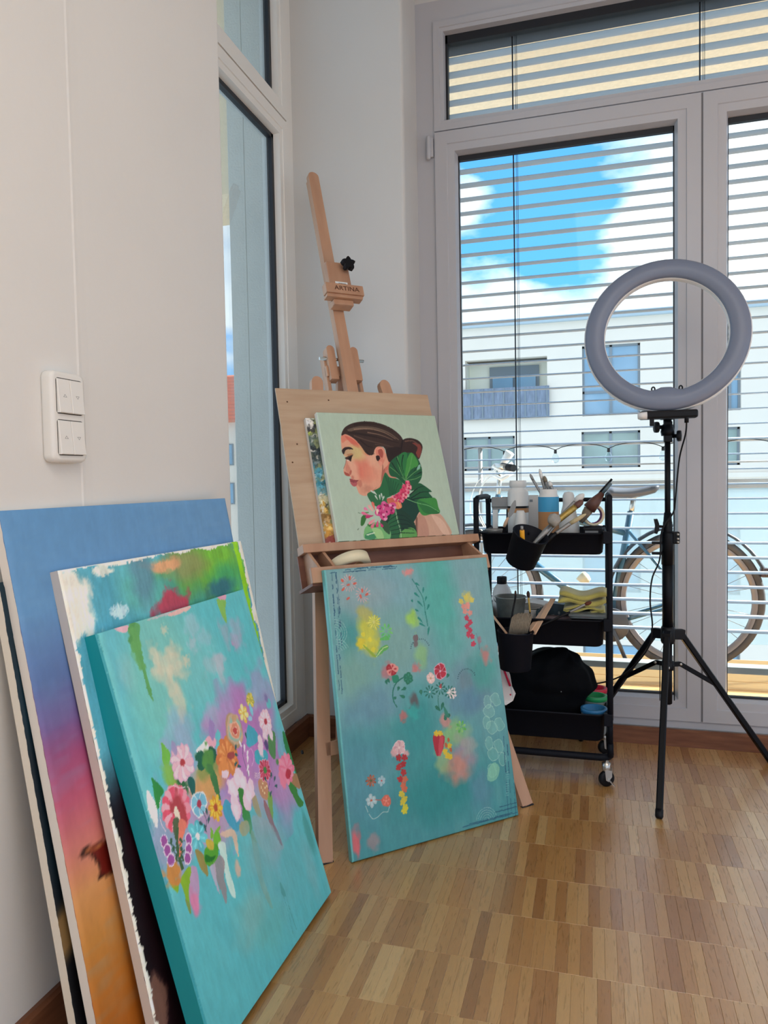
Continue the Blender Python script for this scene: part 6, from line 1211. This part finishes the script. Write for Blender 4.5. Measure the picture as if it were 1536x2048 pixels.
for z, xl, xr, dp in prof:
    rg2 = []
    for k in range(40):
        a = 2*math.pi*k/40; xx = (xl+xr)/2+(xr-xl)/2*math.cos(a); yy = dp*math.sin(a); nn = mn.noise(Vector((xx*22, yy*22, z*26)))*.022+mn.noise(Vector((xx*60, yy*60, z*50)))*.008
        rg2.append((xx+nn*math.cos(a), yy+nn*math.sin(a), max(z+nn*.8*(z > .01), 0)))
    rs.append(rg2)
o = MB().rings(rs).obj('body', cloth, t); sb = o.modifiers.new('s', 'SUBSURF'); sb.levels = sb.render_levels = 1
MB().tube(smooth_pts([(-.115, -.02, .19), (-.16, -.01, .235), (-.15, 0, .28), (-.10, .02, .22)], 6, False), .002, 6).obj('cord', blk, t)
MB().lathe([(.0001, 0), (.0022, 0), (.0001, .0012)], (.04, -.125, .13), (0, -1, 0), 8).obj('stud', silver, t)
for nm, lab, col, px_, pyt, y in (('blue', 'blue-rimmed clear pot nearest the front of the bottom tier', (52, 120, 170), 1188, 1424, 2.262), ('green', 'green-rimmed clear pot between blue and red pots', (40, 150, 90), 1191, 1399, 2.345), ('red', 'red-rimmed clear pot at the back of the bottom tier', (210, 40, 70), 1194, 1384, 2.425)):
    r_ = .0385 if nm == 'blue' else .036; x = X(px_, pyt, y); x = min(x, .045-.012-r_-.005+.012); h = Z(px_, pyt-9, y)-LOWZ
    t = T_('paint_pot', lab, 'pot', x, y, LOWZ, 'colour-rimmed paint pots'); rm = mat(nm+'_rim', col, .35)
    MB().lathe([(.0001, 0), (r_*.86, 0), (r_*.9, .004), (r_*.97, h-.010), (r_*.92, h-.010), (r_*.84, .006), (.0001, .005)], n=30).obj('body', glass_mat('pot_plastic_'+nm, (225, 232, 236), haze=.4), t)
    MB().lathe([(r_*.93, h-.014), (r_*1.02, h-.013), (r_*1.03, h-.003), (r_, h), (r_*.82, h), (r_*.74, h-.020), (.0001, h-.026)], n=30).obj('lid', rm, t)
t = thing('apron', 'white cloth with red trim and small red flower hanging behind the teal canvas', 'cloth', tuple(at(1000, 1330, y=2.175)))
o = at(1000, 1330, y=2.175); wc = mat('white_cotton', (232, 226, 224), .9, noise=.06); P_ = [at(*p, y=2.175)-o for p in ((990, 1322), (1006, 1320), (1020, 1350), (1024, 1372), (1031, 1388), (1026, 1402), (1012, 1410), (990, 1400))]
n = len(P_); MB().add([p+Vector((0, d_+.004*math.sin(i*1.7), 0)) for d_ in (0, .004) for i, p in enumerate(P_)], [tuple(range(n)), tuple(range(2*n-1, n-1, -1))]+[(i, i+n, (i+1) % n+n, (i+1) % n) for i in range(n)]).obj('body', wc, t)
MB().tube([at(1002, 1322, y=2.172)-o, at(1010, 1345, y=2.170)-o, at(1020, 1372, y=2.172)-o], .0032, 8).obj('red_trim', mat('red_trim', (196, 24, 66), .7), t)
fl_ = at(1021, 1389, y=2.170)-o; MB().add([fl_+Vector((.004*(1 if k % 2 else .45)*math.cos(k*.628), -.002, .004*(1 if k % 2 else .45)*math.sin(k*.628))) for k in range(10)], [tuple(range(10))]).obj('red_flower', MATS['red_trim'], t)
